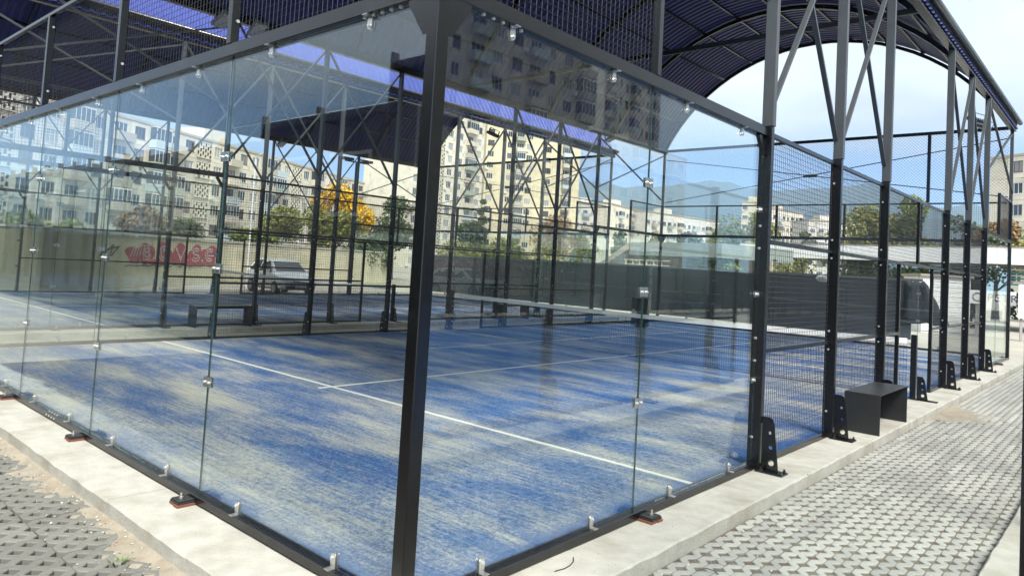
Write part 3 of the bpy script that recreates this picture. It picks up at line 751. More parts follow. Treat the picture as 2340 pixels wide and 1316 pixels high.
for loc, rot, lb in (((-9.55, 4.15, 5.68), (0, R(-24), R(-6)), 'grey floodlight under the left eave of the nearest canopy, the right one of a pair'),
                     ((-0.42, 17.7, 5.72), (0, R(24), 0), 'floodlight under the right eave at the far end, nearer of two'),
                     ((-0.42, 18.5, 5.72), (0, R(24), 0), 'floodlight under the right eave at the far end, farther of two'),
                     ((-9.6, 16.0, 5.7), (0, R(-24), 0), 'floodlight at the far left eave of the nearest canopy'),
                     ((-12.75, 14.0, 5.7), (0, R(24), 0), 'floodlight under the near eave of the neighbouring canopy'),
                     ((-21.8, 12.0, 5.7), (0, R(-24), 0), 'floodlight under the far eave of the neighbouring canopy')):
    c = copy_tree(fl, loc, label=lb); c.rotation_euler = rot
# twin floodlight mast
mroot = thing('light_mast', 'slim dark mast with two floodlight heads forming a T, before the pale block', 'light mast', (-22.75, 16.2, -0.1))
MB().box(-0.05, 0.05, -0.05, 0.05, 0, 5.75).build('mast', M['steel'], mroot, bevel=0.004)
MB().box(-0.03, 0.03, -0.62, 0.62, 5.76, 5.81).build('cross_arm', M['steel'], mroot)
for y in (-0.5, 0.5):
    h = MB().box(-0.13, 0.13, y - 0.26, y + 0.26, 5.82, 5.93).build('lamp_head', M['lamp_body'], mroot, bevel=0.01); MB().box(-0.1, 0.1, y - 0.22, y + 0.22, 5.815, 5.82).build('lamp_glass', M['lamp_glass'], h)
# black cabinet at the far end
c = thing('equipment_cabinet', 'squat black box standing at the far end of the court behind the net', 'cabinet', (-8.8, 16.8, 0.013), R(-40))
MB().box(-0.25, 0.25, -0.2, 0.2, 0.03, 0.86).build('body', M['rubber'], c, bevel=0.01); MB().box(-0.26, 0.26, -0.21, 0.21, 0.861, 0.89).build('lid', M['rubber'], c, bevel=0.006)
MB().box(-0.07, 0.07, -0.225, -0.201, 0.5, 0.53).build('handle', M['zinc'], c)

# grit and chips along the foot of the kerbs
pg = MB(); rs = random.Random(21)
def chip(x, y, z, q):
    d = Vector((rs.gauss(0, 1), rs.gauss(0, 1), rs.gauss(0, 1))).normalized(); a = d.orthogonal().normalized(); e = d.cross(a); c = Vector((x, y, z))
    pg.add([c + a * q, c + e * q * 0.8, c - a * q * 0.9, c - e * q * 0.7, c + d * q * 0.6, c - d * q * 0.6], [(0, 1, 4), (1, 2, 4), (2, 3, 4), (3, 0, 4), (1, 0, 5), (2, 1, 5), (3, 2, 5), (0, 3, 5)])
for _ in range(420): chip(rs.uniform(-8.5, 0.5), -0.46 - abs(rs.gauss(0.02, 0.16)), -0.092, rs.uniform(0.003, 0.011))
for _ in range(320): chip(0.45 + abs(rs.gauss(0.0, 0.3)), rs.uniform(0.6, 12), -0.097, rs.uniform(0.003, 0.011))
for _ in range(60): chip(rs.uniform(0.12, 0.42), rs.uniform(0.5, 14), 0.004, rs.uniform(0.002, 0.006))
pg.build('grit', mat('grit_stone', (0.42, 0.40, 0.34), 0.9, island=0.4), kind='stuff')
def wire_scrap(label, pts, r=0.003):
    b = MB()
    for p, q in zip(pts[:-1], pts[1:]): b.tube(p, q, r, 5)
    tag(b.build('wire_scrap', M['rubber']), label, 'wire')
wire_scrap('thin black wire offcut lying on the kerb near the front corner', [(0.20, 0.93, 0.004), (0.215, 1.0, 0.004), (0.21, 1.06, 0.004), (0.19, 1.12, 0.005), (0.165, 1.15, 0.012)])
wire_scrap('short black wire loop on the pavers beside the right kerb', [(0.62, 1.80, -0.095), (0.66, 1.84, -0.08), (0.70, 1.86, -0.088), (0.73, 1.85, -0.096)])
wd = thing('weed', 'small green weed growing in the pavers at the lower left', 'weed', (-1.62, -0.66, -0.12)); wb = MB()
for k in range(26):
    a = rs.uniform(0, 6.28); l = rs.uniform(0.02, 0.06); c = Vector((0.02 * math.cos(a), 0.02 * math.sin(a), 0)); t = Vector((l * math.cos(a), l * math.sin(a), rs.uniform(0.015, 0.05))); n_ = Vector((-math.sin(a), math.cos(a), 0)) * 0.006
    wb.add([c, c + t * 0.6 + n_, c + t, c + t * 0.6 - n_], [(0, 1, 2, 3)])
wb.build('leaves', mat('weed_green', (0.08, 0.14, 0.03), 0.7, island=0.3), wd)


# ------------------------------------------------------------------ apartment blocks
A = {}
A['cream'] = mat('cream_panel', (0.64, 0.595, 0.485), 0.9, 0, 0.12, 0.7, rand=0.08, dark=(0.42, 0.37, 0.27), dscale=0.5)
A['pale'] = mat('pale_panel', (0.62, 0.60, 0.535), 0.9, 0, 0.1, 0.7, rand=0.09, dark=(0.40, 0.37, 0.31), dscale=0.5)
A['tan'] = mat('tan_panel', (0.40, 0.35, 0.26), 0.9, 0, 0.12, 0.7, rand=0.1)
A['yellow'] = mat('yellow_panel', (0.60, 0.53, 0.355), 0.9, 0, 0.1, 0.6, rand=0.07)
A['grey'] = mat('grey_panel', (0.52, 0.48, 0.42), 0.9, 0, 0.15, 0.6, rand=0.12, dark=(0.36, 0.33, 0.29), dscale=0.6)
A['frame'] = mat('window_frame', (0.62, 0.61, 0.58), 0.6, rand=0.25)
A['brownframe'] = mat('brown_frame', (0.16, 0.09, 0.06), 0.6, rand=0.2)
A['pane'] = mat('window_pane', (0.035, 0.045, 0.055), 0.08, rand=0.5, spec=0.6)
A['curtain'] = mat('curtained_pane', (0.30, 0.30, 0.28), 0.25, rand=0.3)
A['bal'] = mat('balcony_wall', (0.46, 0.42, 0.34), 0.9, 0, 0.1, 1.0, rand=0.2)
A['balb'] = mat('balcony_blue', (0.40, 0.46, 0.47), 0.7, rand=0.2)
A['balg'] = mat('balcony_green', (0.33, 0.37, 0.31), 0.8, rand=0.2)
A['dark'] = mat('recess_shade', (0.035, 0.033, 0.03), 0.9)
A['roof'] = mat('roof_felt', (0.10, 0.095, 0.09), 0.9)
A['ac'] = mat('ac_unit', (0.66, 0.66, 0.63), 0.5)

def panel_me(w, h, ww, wh, sill, mt):
    g = 0.02; b = MB(); x0, x1, z0, z1 = g, w - g, g, h - g
    if ww <= 0: return b.box(x0, x1, 0, 0.15, z0, z1).mesh('wall_panel', mt)
    a0, a1, c0, c1 = (w - ww) / 2, (w + ww) / 2, sill, sill + wh
    o = [(x0, z0), (x1, z0), (x1, z1), (x0, z1)]; i = [(a0, c0), (a1, c0), (a1, c1), (a0, c1)]
    vs = [(x, 0, z) for x, z in o] + [(x, 0, z) for x, z in i] + [(x, 0.15, z) for x, z in o] + [(x, 0.15, z) for x, z in i]
    fs = []
    for k in range(4):
        n = (k + 1) % 4
        fs += [(k, n, 4 + n, 4 + k), (k, 8 + k, 8 + n, n)[::1], (4 + k, 4 + n, 12 + n, 12 + k)]
    b.add(vs, fs); me = b.mesh('wall_panel', mt)
    bm = bmesh.new(); bm.from_mesh(me); bmesh.ops.recalc_face_normals(bm, faces=bm.faces); bm.to_mesh(me); bm.free(); return me
def window_me(ww, wh, mt, n=2):
    b = MB(); t = 0.07; y0, y1 = 0.06, 0.12
    b.box(0, ww, y0, y1, 0, t); b.box(0, ww, y0, y1, wh - t, wh); b.box(0, t, y0, y1, t, wh - t); b.box(ww - t, ww, y0, y1, t, wh - t)
    for k in range(1, n): x = ww * k / n; b.box(x - t / 2, x + t / 2, y0, y1, t, wh - t)
    b.box(-0.05, ww + 0.05, -0.05, 0.02, -0.05, 0.0)
    return b.mesh('window', mt)
def pane_me(ww, wh, mt): return MB().box(0.05, ww - 0.05, 0.10, 0.108, 0.05, wh - 0.05).mesh('pane', mt)
ME = {}
def cache(k, f):
    if k not in ME: ME[k] = f()
    return ME[k]
def balcony(root, x, z, w, kind, seed):
    r = random.Random(seed); d = 1.05; mt = r.choice((A['bal'], A['bal'], A['bal'], A['balb'], A['balg']))
    me = cache(('bal', w, mt.name), lambda: MB().box(0, w, -d, -0.01, -0.12, 0).box(0, w, -d, -d + 0.06, 0, 0.95).box(0, 0.06, -d + 0.06, -0.01, 0, 0.95).box(w - 0.06, w, -d + 0.06, -0.01, 0, 0.95).mesh('balcony', mt))
    o = link('balcony', me, root, (x, 0, z))
    if kind == 'glazed':
        def gl():
            b = MB(); n = 4
            for k in range(n + 1): b.box(w * k / n * 0.97, w * k / n * 0.97 + 0.07, -d + 0.01, -d + 0.06, 0.951, 2.45)
            b.box(0, w, -d + 0.01, -d + 0.06, 2.45, 2.55); b.box(0, w, -d, -0.01, 2.551, 2.62)
            return b.mesh('balcony_frame', A['frame'])
        f = link('balcony_frame', cache(('bf', w), gl), o)
        link('pane', cache(('bp', w), lambda: MB().box(0.03, w - 0.03, -d + 0.03, -d + 0.04, 0.951, 2.45).box(0.01, 0.02, -d + 0.06, -0.02, 0.951, 2.45).box(w - 0.02, w - 0.01, -d + 0.06, -0.02, 0.951, 2.45).mesh('pane', A['pane'])), f)
    return o
def screen(root, x, z, w, h, mt):
    """pierced stair screen: staggered blocks in front of a dark landing"""
    def f():
        b = MB(); nx, nz = 6, 5; cw, ch = w / nx, h / nz
        b.box(0, w, 0.0, 0.1, -0.15, 0.0); b.box(0, w, 0.0, 0.1, h, h + 0.15)
        for i in range(nx + 1): b.box(max(0, i * cw - 0.06), min(w, i * cw + 0.06), 0.0, 0.1, 0, h)
        for i in range(nx):
            for k in range(nz):
                if (i + k) % 2 == 0: b.box(i * cw + 0.06, (i + 1) * cw - 0.06, 0.01, 0.09, k * ch, (k + 0.75) * ch)
        return b.mesh('stair_screen', mt)
    o = link('stair_screen', cache(('scr', w, h, mt.name), f), root, (x, 0, z + 0.4))
    MB().box(x + 0.02, x + w - 0.02, 0.13, 0.17, z + 0.2, z + h + 0.6).build('landing_shade', A['dark'], root)  # flat dark panel, stands in for the shade behind the openings

def apartment(label, p0, yaw, bays, nf, bw=3.2, fh=2.9, depth=12, base=0.8, pm='cream', frame='frame', seed=1, group=None, cat='apartment block', name='apartment_block', panels=True, panes=True, side=True, roofhut=True):
    """bays: string, one letter per bay: w window, n narrow window, b open balcony, g glazed balcony, s stair screen, p plain"""
    r = random.Random(seed); nb = len(bays); Lg = nb * bw; H = base + nf * fh
    root = thing(name, label, cat, p0, yaw, group)
    MB().box(0.01, Lg - 0.01, 0.18, depth, -1.5, H + 0.02).build('wall', A[pm], root)
    MB().box(-0.1, Lg + 0.1, -0.1, depth + 0.1, H + 0.021, H + 0.35).build('parapet', A['tan'] if pm in ('cream', 'pale', 'yellow') else A['roof'], root)
    if roofhut: MB().box(Lg * 0.3, Lg * 0.3 + 5, 3, 8, H + 0.36, H + 2.6).build('roof_hut', A[pm], root)
    if base > 0.3: MB().box(0, Lg, 0.02, 0.17, -1.5, base - 0.02).build('plinth', A['tan'], root)
    for i, c in enumerate(bays):
        for k in range(nf):
            x, z = i * bw, base + k * fh
            cc = c
            if c == 'b' and r.random() < 0.45: cc = 'g'
            if cc == 's': screen(root, x, z, bw, fh - 0.8, A[pm]); continue
            ww, wh, sill = {'w': (1.8, 1.5, 0.8), 'n': (1.15, 1.5, 0.8), 'b': (2.05, 2.05, 0.25), 'g': (2.05, 2.05, 0.25), 'p': (0, 0, 0)}[cc]
            if panels: link('wall_panel', cache((bw, fh, ww, wh, sill, pm), lambda: panel_me(bw, fh, ww, wh, sill, A[pm])), root, (x, 0, z))
            if ww:
                fm = A[frame] if r.random() < 0.75 else A['brownframe']
                wi = link('window', cache(('win', ww, wh, fm.name), lambda: window_me(ww, wh, fm, 3 if ww > 1.6 else 2)), root, (x + (bw - ww) / 2, 0.0, z + sill))
                if panes:
                    pmx = A['pane'] if r.random() < 0.6 else A['curtain']
                    link('pane', cache(('pane', ww, wh, pmx.name), lambda: pane_me(ww, wh, pmx)), wi)
            if cc in 'bg' and k > 0: balcony(root, x + 0.15, z + 0.1, bw - 0.3, 'glazed' if cc == 'g' else 'open', seed * 1000 + i * 40 + k)
            if cc == 'w' and r.random() < 0.22:
                MB().box(x + 0.1, x + 0.8, -0.36, -0.01, z + 0.25, z + 0.8).build('air_conditioner', A['ac'], root)
    return root
def yaw_of(dx, dy): return math.atan2(dy, dx)
# left of the photo: long pale block, then a taller one, then the tower
def along(p, q): return yaw_of(q[0] - p[0], q[1] - p[1])
pA0, pA1 = (-74.5, 1.5), (-90.5, 29.5)
apartment('pale apartment block at the far left with pierced stair screens, behind the graffiti wall', (pA0[0], pA0[1], -1), along(pA0, pA1), 'wbswwswwbw', 7, 3.2, 2.85, 12, 0.8, 'pale', seed=3, group='sunlit apartment blocks on the left')
dA = Vector((pA1[0] - pA0[0], pA1[1] - pA0[1])).normalized(); e = Vector(pA0) + dA * 32.3
apartment('long cream apartment block with balconies behind the white car and the yellow tree', (e.x, e.y, -1), along(pA0, pA1) - R(3), 'bwgbwswbwwgbwswbwwbswb', 6, 3.1, 2.85, 12, 0.8, 'cream', seed=5, group='sunlit apartment blocks on the left')
pC = at(925, 600, 150); pC2 = at(1090, 600, 172)
apartment('taller cream apartment block left of the yellow tower, with a pierced stair screen', (pC.x, pC.y, -1), along(pC, pC2), 'wnswwbw', 14, 3.9, 2.9, 13, 0.8, 'cream', seed=8, group='sunlit apartment blocks on the left', panes=True)
pD = at(1095, 600, 186); pD2 = at(1185, 600, 182); pD3 = at(1305, 600, 196)
apartment('tall yellow apartment tower with rounded balconies, the highest building seen through the glass', (pD.x, pD.y, -1), along(pD, pD3), 'wpwbwpwpbp', 16, 2.75, 2.9, 16, 0.8, 'yellow', seed=9)
# far low blocks before the hills
def far_block(label, u0, d0, u1, d1, v_top, nf, pm, seed, bays='wbwwbwgw', n=3):
    a = at(u0, 600, d0); b = at(u1, 600, d1); top = at((u0 + u1) / 2, v_top, (d0 + d1) / 2).z
    Lg = (b - a).length; nb = max(3, int(Lg / 3.1)); bw = Lg / nb; fh = (top + 2) / (nf + 0.3); bs = (bays * 12)[:nb]
    return apartment(label, (a.x, a.y, -2), along(a, b), bs, nf, round(bw, 3), round(fh, 3), 12, 0.3, pm, seed=seed, group='far apartment blocks below the hills', panels=False, panes=True, roofhut=True)
far_block('far grey and white apartment block just right of the yellow tower', 1305, 250, 1392, 262, 462, 6, 'pale', 11)
far_block('far cream apartment block with a blank gable, left of the glass joint', 1392, 255, 1470, 285, 470, 6, 'cream', 12, 'pwbwwb')
far_block('far long white apartment block below the hills, seen through the side glass', 1472, 270, 1640, 310, 489, 5, 'pale', 13)
far_block('far cream tower block beside the black side post', 1690, 300, 1738, 300, 458, 9, 'yellow', 14, 'wpwwb')
far_block('far cream apartment block seen through the first mesh panel right of the glass', 1762, 300, 1832, 320, 478, 7, 'cream', 15)
far_block('far low white apartment block behind the mesh, left of the second tall post', 1845, 290, 1960, 300, 500, 5, 'pale', 16)
pW = at(2258, 600, 118); pW2 = at(2440, 600, 112)
apartment('beige building at the right edge beyond the far corner post', (pW.x, pW.y, -1), along(pW, pW2), 'pwwpww', 7, 2.4, 2.9, 10, 0.6, 'cream', seed=21, panes=True)

# across the path, mirrored in the side glass
apartment('large grey apartment slab to the right, seen mirrored in the side glass', (52, 74, -1), R(-90), 'bwnbwwbnwbwb', 11, 3.3, 2.95, 14, 0.8, 'grey', seed=31, group='apartment blocks behind the camera side')
apartment('lower grey apartment wing beyond the large slab, seen mirrored in the side glass', (53, 103, -1), R(-90), 'wbwwbwwb', 7, 3.3, 2.9, 14, 0.8, 'grey', seed=33, group='apartment blocks behind the camera side')
apartment('distant beige panel high rise above the low wing, seen mirrored in the side glass', (70, 123, -1), R(-105), 'wbwnwbwnwb', 13, 3.3, 2.9, 14, 0.8, 'pale', seed=35, group='apartment blocks behind the camera side', panels=True)
# behind the court, mirrored in the back glass: a long shed in shade, then higher blocks
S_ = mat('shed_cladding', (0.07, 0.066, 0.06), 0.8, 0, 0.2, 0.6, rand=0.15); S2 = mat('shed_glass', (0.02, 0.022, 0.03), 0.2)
def shed(label, x0, x1, y, h, nw):
    t = thing('storage_building', label, 'building', (x0, y, -0.15), 0.0, 'dark buildings behind the back wall of the courts'); Lx = x1 - x0; h += 0.15
    MB().box(0, Lx, -6, -0.06, 0, h).build('wall', S_, t); MB().box(-0.1, Lx + 0.1, -6.1, 0.1, h + 0.001, h + 0.14).build('roof', A['roof'], t)
    n = max(1, int(Lx / 1.5)); pm_ = MB().box(0.01, Lx / n - 0.01, -0.058, 0.0, 0.1, h - 0.02).mesh('cladding_panel', S_); fin = MB().box(-0.03, 0.03, 0.0005, 0.16, 0.3, h + 0.3).mesh('fin', A['roof'])
    for k in range(n): link('cladding_panel', pm_, t, (k * Lx / n, 0, 0)); link('fin', fin, t, (k * Lx / n, 0, 0))
    for k in range(nw):
        xx = Lx * (k + 0.5) / nw; wn = MB().box(xx - 0.7, xx + 0.7, 0.001, 0.05, h - 2.0, h - 0.7).build('window', A['frame'], t); MB().box(xx - 0.62, xx + 0.62, 0.0505, 0.056, h - 1.92, h - 0.78).build('pane', S2, wn)
    return t
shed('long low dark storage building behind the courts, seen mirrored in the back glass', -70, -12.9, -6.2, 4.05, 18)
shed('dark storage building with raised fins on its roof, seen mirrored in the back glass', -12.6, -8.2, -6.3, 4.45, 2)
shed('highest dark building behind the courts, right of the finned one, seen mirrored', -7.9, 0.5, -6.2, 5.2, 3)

# ------------------------------------------------------------------ graffiti wall, car
W_ = {}
W_['wall'] = mat('old_wall', (0.57, 0.53, 0.38), 0.95, 0, 0.16, 0.8, 0.4, 20, world=True, dark=(0.42, 0.39, 0.26), dscale=0.7)
W_['cap'] = mat('wall_cap', (0.44, 0.43, 0.39), 0.9, 0, 0.15, 2, world=True)
W_['red'] = mat('graffiti_red', (0.36, 0.085, 0.10), 0.8, 0, 0.25, 5)
W_['pink'] = mat('graffiti_white', (0.62, 0.50, 0.48), 0.8, 0, 0.2, 6)
W_['black'] = mat('graffiti_grey', (0.10, 0.10, 0.09), 0.8)
wl = [(-36.0, 0.5), (-23.5, 4.9), (-28.5, 10.3), (-32.2, 15.5), (-35.5, 22), (-38.0, 31)]
wroot = thing('graffiti_wall', 'long weathered yellowish concrete wall with red and white graffiti behind the courts', 'wall', (wl[1][0], wl[1][1], 0))
ox, oy = wl[1]
def wbox(name, a, b, off, t, z0, z1, mt, par=None, gap=0.0):
    a, b = Vector(a), Vector(b); d = (b - a).normalized(); n = Vector((d.y, -d.x)); a = a + d * gap; b = b - d * gap
    q = [a + n * off, b + n * off, b + n * (off - t), a + n * (off - t)]
    return MB().hexa([(p.x - ox, p.y - oy, z0) for p in q] + [(p.x - ox, p.y - oy, z1) for p in q])
for a, b in zip(wl[:-1], wl[1:]):
    a, b = Vector(a), Vector(b); n = max(1, int((b - a).length / 2.5))
    for k in range(n):
        p, q = a.lerp(b, k / n), a.lerp(b, (k + 1) / n)
        fix_normals(wbox('', p, q, 0, 0.25, -0.3, 1.93 + rnd.uniform(-.02, .02), None, gap=0.012).build('wall_panel', W_['wall'], wroot))
        fix_normals(wbox('', p, q, 0.05, 0.35, 1.955, 2.05, None, gap=0.006).build('coping', W_['cap'], wroot))
# graffiti: flat painted shapes standing a hair proud of the wall
def wallpt(s, z, off):
    """s metres along the wall from wl[1]"""
    a = Vector(wl[1]); 
    for p, q in zip(wl[1:-1], wl[2:]):
        p, q = Vector(p), Vector(q); l = (q - p).length
        if s <= l:
            d = (q - p) / l; n = Vector((d.y, -d.x)); r = p + d * s + n * off; return (r.x - ox, r.y - oy, z)
        s -= l
    return (q.x - ox, q.y - oy, z)
def stroke(pts, wd, off, mt):
    b = MB(); n = len(pts)
    for i in range(n - 1):
        (s0, z0), (s1, z1) = pts[i], pts[i + 1]; d = Vector((s1 - s0, z1 - z0)); 
        if d.length < 1e-4: continue
        d.normalize(); nx, nz = -d.y * wd / 2, d.x * wd / 2; e0 = d * wd * 0.3
        q = [(s0 - e0.x - nx, z0 - e0.y - nz), (s1 + e0.x - nx, z1 + e0.y - nz), (s1 + e0.x + nx, z1 + e0.y + nz), (s0 - e0.x + nx, z0 - e0.y + nz)]
        b.add([wallpt(a, c, off) for a, c in q], [(0, 1, 2, 3)])
    return b
gb = [(4.9, 1.05), (5.3, 1.42), (6.0, 1.68), (7.0, 1.75), (8.0, 1.72), (9.0, 1.7), (10.0, 1.72), (11.0, 1.66), (12.0, 1.6), (13.2, 1.66), (13.0, 1.3), (12.5, 0.85), (11.5, 0.75), (10.5, 0.72), (9.6, 0.78), (8.6, 0.9), (7.6, 0.98), (6.6, 0.95), (5.6, 1.0)]
bb = MB(); cs = (9.0, 1.25)
for i in range(len(gb)):
    p, q = gb[i], gb[(i + 1) % len(gb)]
    for t in range(1):
        pass
up = gb[:10]; dn = gb[10:][::-1]
def interp(pl, s):
    for (a, za), (b, zb) in zip(pl[:-1], pl[1:]):
        if a <= s <= b: return za + (zb - za) * (s - a) / (b - a)
    return pl[0][1] if s < pl[0][0] else pl[-1][1]
rg_ = random.Random(11)
for bi, (cx_, cz_, rx_, rz_) in enumerate(((5.9, 1.22, 0.75, 0.34), (6.9, 1.28, 0.62, 0.44), (8.2, 1.27, 0.60, 0.46), (9.45, 1.27, 0.66, 0.47), (10.75, 1.26, 0.60, 0.45), (12.0, 1.26, 0.72, 0.46), (8.0, 0.93, 1.5, 0.12), (10.6, 0.88, 1.7, 0.11), (12.7, 1.42, 0.45, 0.2))):
    n_ = 20; pts = []
    for k in range(n_):
        t = 2 * math.pi * k / n_; q = 1 + 0.16 * math.sin(3 * t + bi) + rg_.uniform(-.07, .07); pts.append(wallpt(cx_ + rx_ * q * math.cos(t), cz_ + rz_ * q * math.sin(t), 0.010 + 0.0006 * bi))
    bb.add([wallpt(cx_, cz_, 0.010 + 0.0006 * bi)] + pts, [(0, 1 + k, 1 + (k + 1) % n_) for k in range(n_)])
bb.build('graffiti', W_['red'], wroot)
gm = MB(); rr = random.Random(4)
def arcp(cx, cz, rx, rz, a0, a1, n=9): return [(cx + rx * math.cos(a0 + (a1 - a0) * t / n), cz + rz * math.sin(a0 + (a1 - a0) * t / n)) for t in range(n + 1)]
glyphs = []
for sc_ in (1.0, 0.62):
    q = sc_
    glyphs += [[(6.9 - 0.28 * q, 1.3 - 0.3 * q), (6.9 - 0.26 * q, 1.3 + 0.3 * q)], arcp(6.9 - 0.1 * q, 1.3 + 0.15 * q, 0.3 * q, 0.14 * q, 1.7, -1.5), arcp(6.9 - 0.1 * q, 1.3 - 0.14 * q, 0.4 * q, 0.15 * q, 1.6, -1.6)]
    glyphs += [arcp(8.2, 1.28, 0.36 * q, 0.31 * q, 0, 6.3, 16)]
    glyphs += [[(9.15 - 0.1 * q, 1.3 + 0.34 * q), (9.5, 1.3 - 0.3 * q), (9.75 + 0.12 * q, 1.3 + 0.34 * q)]]
    glyphs += [arcp(10.75, 1.28 + 0.15 * q, 0.3 * q, 0.15 * q, 0.4, 4.7), arcp(10.75, 1.28 - 0.15 * q, 0.34 * q, 0.16 * q, 1.6, -2.8)]
    glyphs += [arcp(12.0, 1.28, 0.4 * q, 0.3 * q, 0.8, 5.4), [(11.9, 1.25), (12.0 + 0.4 * q, 1.25)]]
for k in range(5): glyphs.append([(5.5 + 0.25 * k, 1.12 + 0.02 * k), (5.75 + 0.22 * k, 1.45 + 0.03 * k), (6.1 + 0.1 * k, 1.5 + 0.03 * k)])
for k, g_ in enumerate(glyphs):
    q = stroke(g_, 0.055, 0.018 + 0.0004 * k, None); gm.add(q.v, q.f)
gm.build('graffiti', W_['pink'], wroot)
gk = MB()
for k in range(9):
    s = 5.2 + k * 0.85; q = stroke([(s + 0.12 * t, 0.78 - 0.004 * (t - 4) ** 2 + 0.02 * math.sin(t + k)) for t in range(9)], 0.05, 0.03 + 0.0005 * k, None); gk.add(q.v, q.f)
q = stroke([(3.3, 1.12), (4.2, 1.55), (3.9, 1.0), (4.6, 1.5), (3.4, 1.3)], 0.06, 0.03, None); gk.add(q.v, q.f)
gk.build('graffiti', W_['black'], wroot)

# parked hatchback
C_ = {'paint': mat('white_car_paint', (0.88, 0.88, 0.87), 0.25, 0, spec=0.6), 'glass': mat('car_glass', (0.02, 0.025, 0.03), 0.06, spec=0.7), 'tyre': mat('tyre_rubber', (0.015, 0.015, 0.015), 0.85),
      'rim': mat('rim_alloy', (0.35, 0.35, 0.36), 0.35, 0.7), 'trim': mat('car_trim', (0.03, 0.03, 0.032), 0.6), 'lamp': mat('car_lamp', (0.55, 0.56, 0.56), 0.12)}
def car(label, loc, rz):
    root = thing('parked_car', label, 'car', loc, rz)
    # stations along x (front +x): half width sill, belt, roof; heights sill, belt, roof
    st = [(-1.95, 0.70, 0.74, 0.66, 0.38, 0.86, 0.90), (-1.90, 0.78, 0.80, 0.66, 0.28, 0.92, 1.02), (-1.45, 0.80, 0.82, 0.60, 0.24, 0.93, 1.38), (-0.9, 0.80, 0.83, 0.58, 0.22, 0.93, 1.47), (0.0, 0.80, 0.83, 0.585, 0.22, 0.92, 1.48), (0.35, 0.80, 0.83, 0.60, 0.22, 0.91, 1.42),
          (1.05, 0.80, 0.82, 0.70, 0.22, 0.89, 0.95), (1.6, 0.79, 0.80, 0.66, 0.25, 0.79, 0.85), (1.92, 0.70, 0.72, 0.58, 0.30, 0.66, 0.74), (2.0, 0.58, 0.62, 0.50, 0.38, 0.56, 0.60)]
    vs = []; K = 8
    for (x, ws, wb, wr, zs, zb, zr) in st:
        vs += [(x, -ws * 0.85, zs), (x, -ws, zs + 0.1), (x, -wb, zb), (x, -wr, zr), (x, wr, zr), (x, wb, zb), (x, ws, zs + 0.1), (x, ws * 0.85, zs)]
    fs = [(i * K + k, (i + 1) * K + k, (i + 1) * K + (k + 1) % K, i * K + (k + 1) % K) for i in range(len(st) - 1) for k in range(K)]
    fs += [tuple(range(K)), tuple(reversed(range((len(st) - 1) * K, len(st) * K)))]
    o = MB().add(vs, fs).build('body', C_['paint'], root, bevel=0.02); fix_normals(o)
    def quad(pts, name, mt, off=(0, 0, 0)):
        b = MB(); p = [Vector(q) for q in pts]; n = (p[1] - p[0]).cross(p[2] - p[0]).normalized() * 0.012
        b.hexa([q - n * 0.5 for q in p] + [q + n for q in p]); return fix_normals(b.build(name, mt, root))
    quad([(0.40, -0.56, 1.385), (0.40, 0.56, 1.385), (1.0, 0.66, 0.99), (1.0, -0.66, 0.99)], 'windscreen', C_['glass'])
    quad([(-1.50, -0.54, 1.34), (-1.50, 0.54, 1.34), (-1.85, 0.60, 1.06), (-1.85, -0.60, 1.06)], 'rear_window', C_['glass'])
    for s in (-1, 1):
        quad([(0.30, s * 0.612, 1.38), (-0.42, s * 0.594, 1.43), (-0.42, s * 0.815, 0.96), (0.80, s * 0.80, 0.95)], 'side_window', C_['glass'])
        quad([(-0.50, s * 0.594, 1.43), (-1.20, s * 0.605, 1.38), (-1.52, s * 0.80, 0.97), (-0.50, s * 0.815, 0.96)], 'side_window', C_['glass'])
        MB().box(*sorted((0.62, 0.78)), *sorted((s * 0.84, s * 0.98)), 0.93, 1.05).build('mirror', C_['paint'], root, bevel=0.02)
        for x in (1.25, -1.25):
            w_ = MB().tube((x, s * 0.66, 0.30), (x, s * 0.84, 0.30), 0.30, 18).build('wheel', C_['tyre'], root, bevel=0.01); MB().tube((x, s * 0.842, 0.30), (x, s * 0.852, 0.30), 0.19, 14).build('rim', C_['rim'], w_)
        quad([(1.955, s * 0.36, 0.60), (1.86, s * 0.66, 0.62), (1.80, s * 0.69, 0.74), (1.93, s * 0.38, 0.72)], 'headlight', C_['lamp'])
        quad([(-0.04, s * 0.832, 0.78), (-0.22, s * 0.832, 0.78), (-0.22, s * 0.834, 0.81), (-0.04, s * 0.834, 0.81)], 'door_handle', C_['trim'])
    MB().box(1.965, 2.015, -0.34, 0.34, 0.57, 0.66).build('grille', C_['trim'], root, bevel=0.01)
    MB().box(1.88, 2.03, -0.62, 0.62, 0.30, 0.44).build('bumper', C_['trim'], root, bevel=0.03); MB().box(2.031, 2.04, -0.25, 0.25, 0.36, 0.45).build('number_plate', M['white'], root)
    return root
cp = at(640, 664, 32.5)
car('white hatchback parked in front of the graffiti wall, facing the court', (cp.x, cp.y, -0.15), yaw_of(0.98, -0.13))
# pale lamp pole by the wall
pp = at(570, 560, 36); lp = thing('lamp_post', 'thin pale pole standing behind the wall left of the car', 'lamp post', (pp.x, pp.y, -0.15))
MB().tube((0, 0, 0), (0, 0, 6.2), 0.06, 8, 0.04).build('pole', A['ac'], lp); MB().tube((0, 0, 6.2), (0.8, 0, 6.4), 0.03, 6).build('arm', A['ac'], lp)

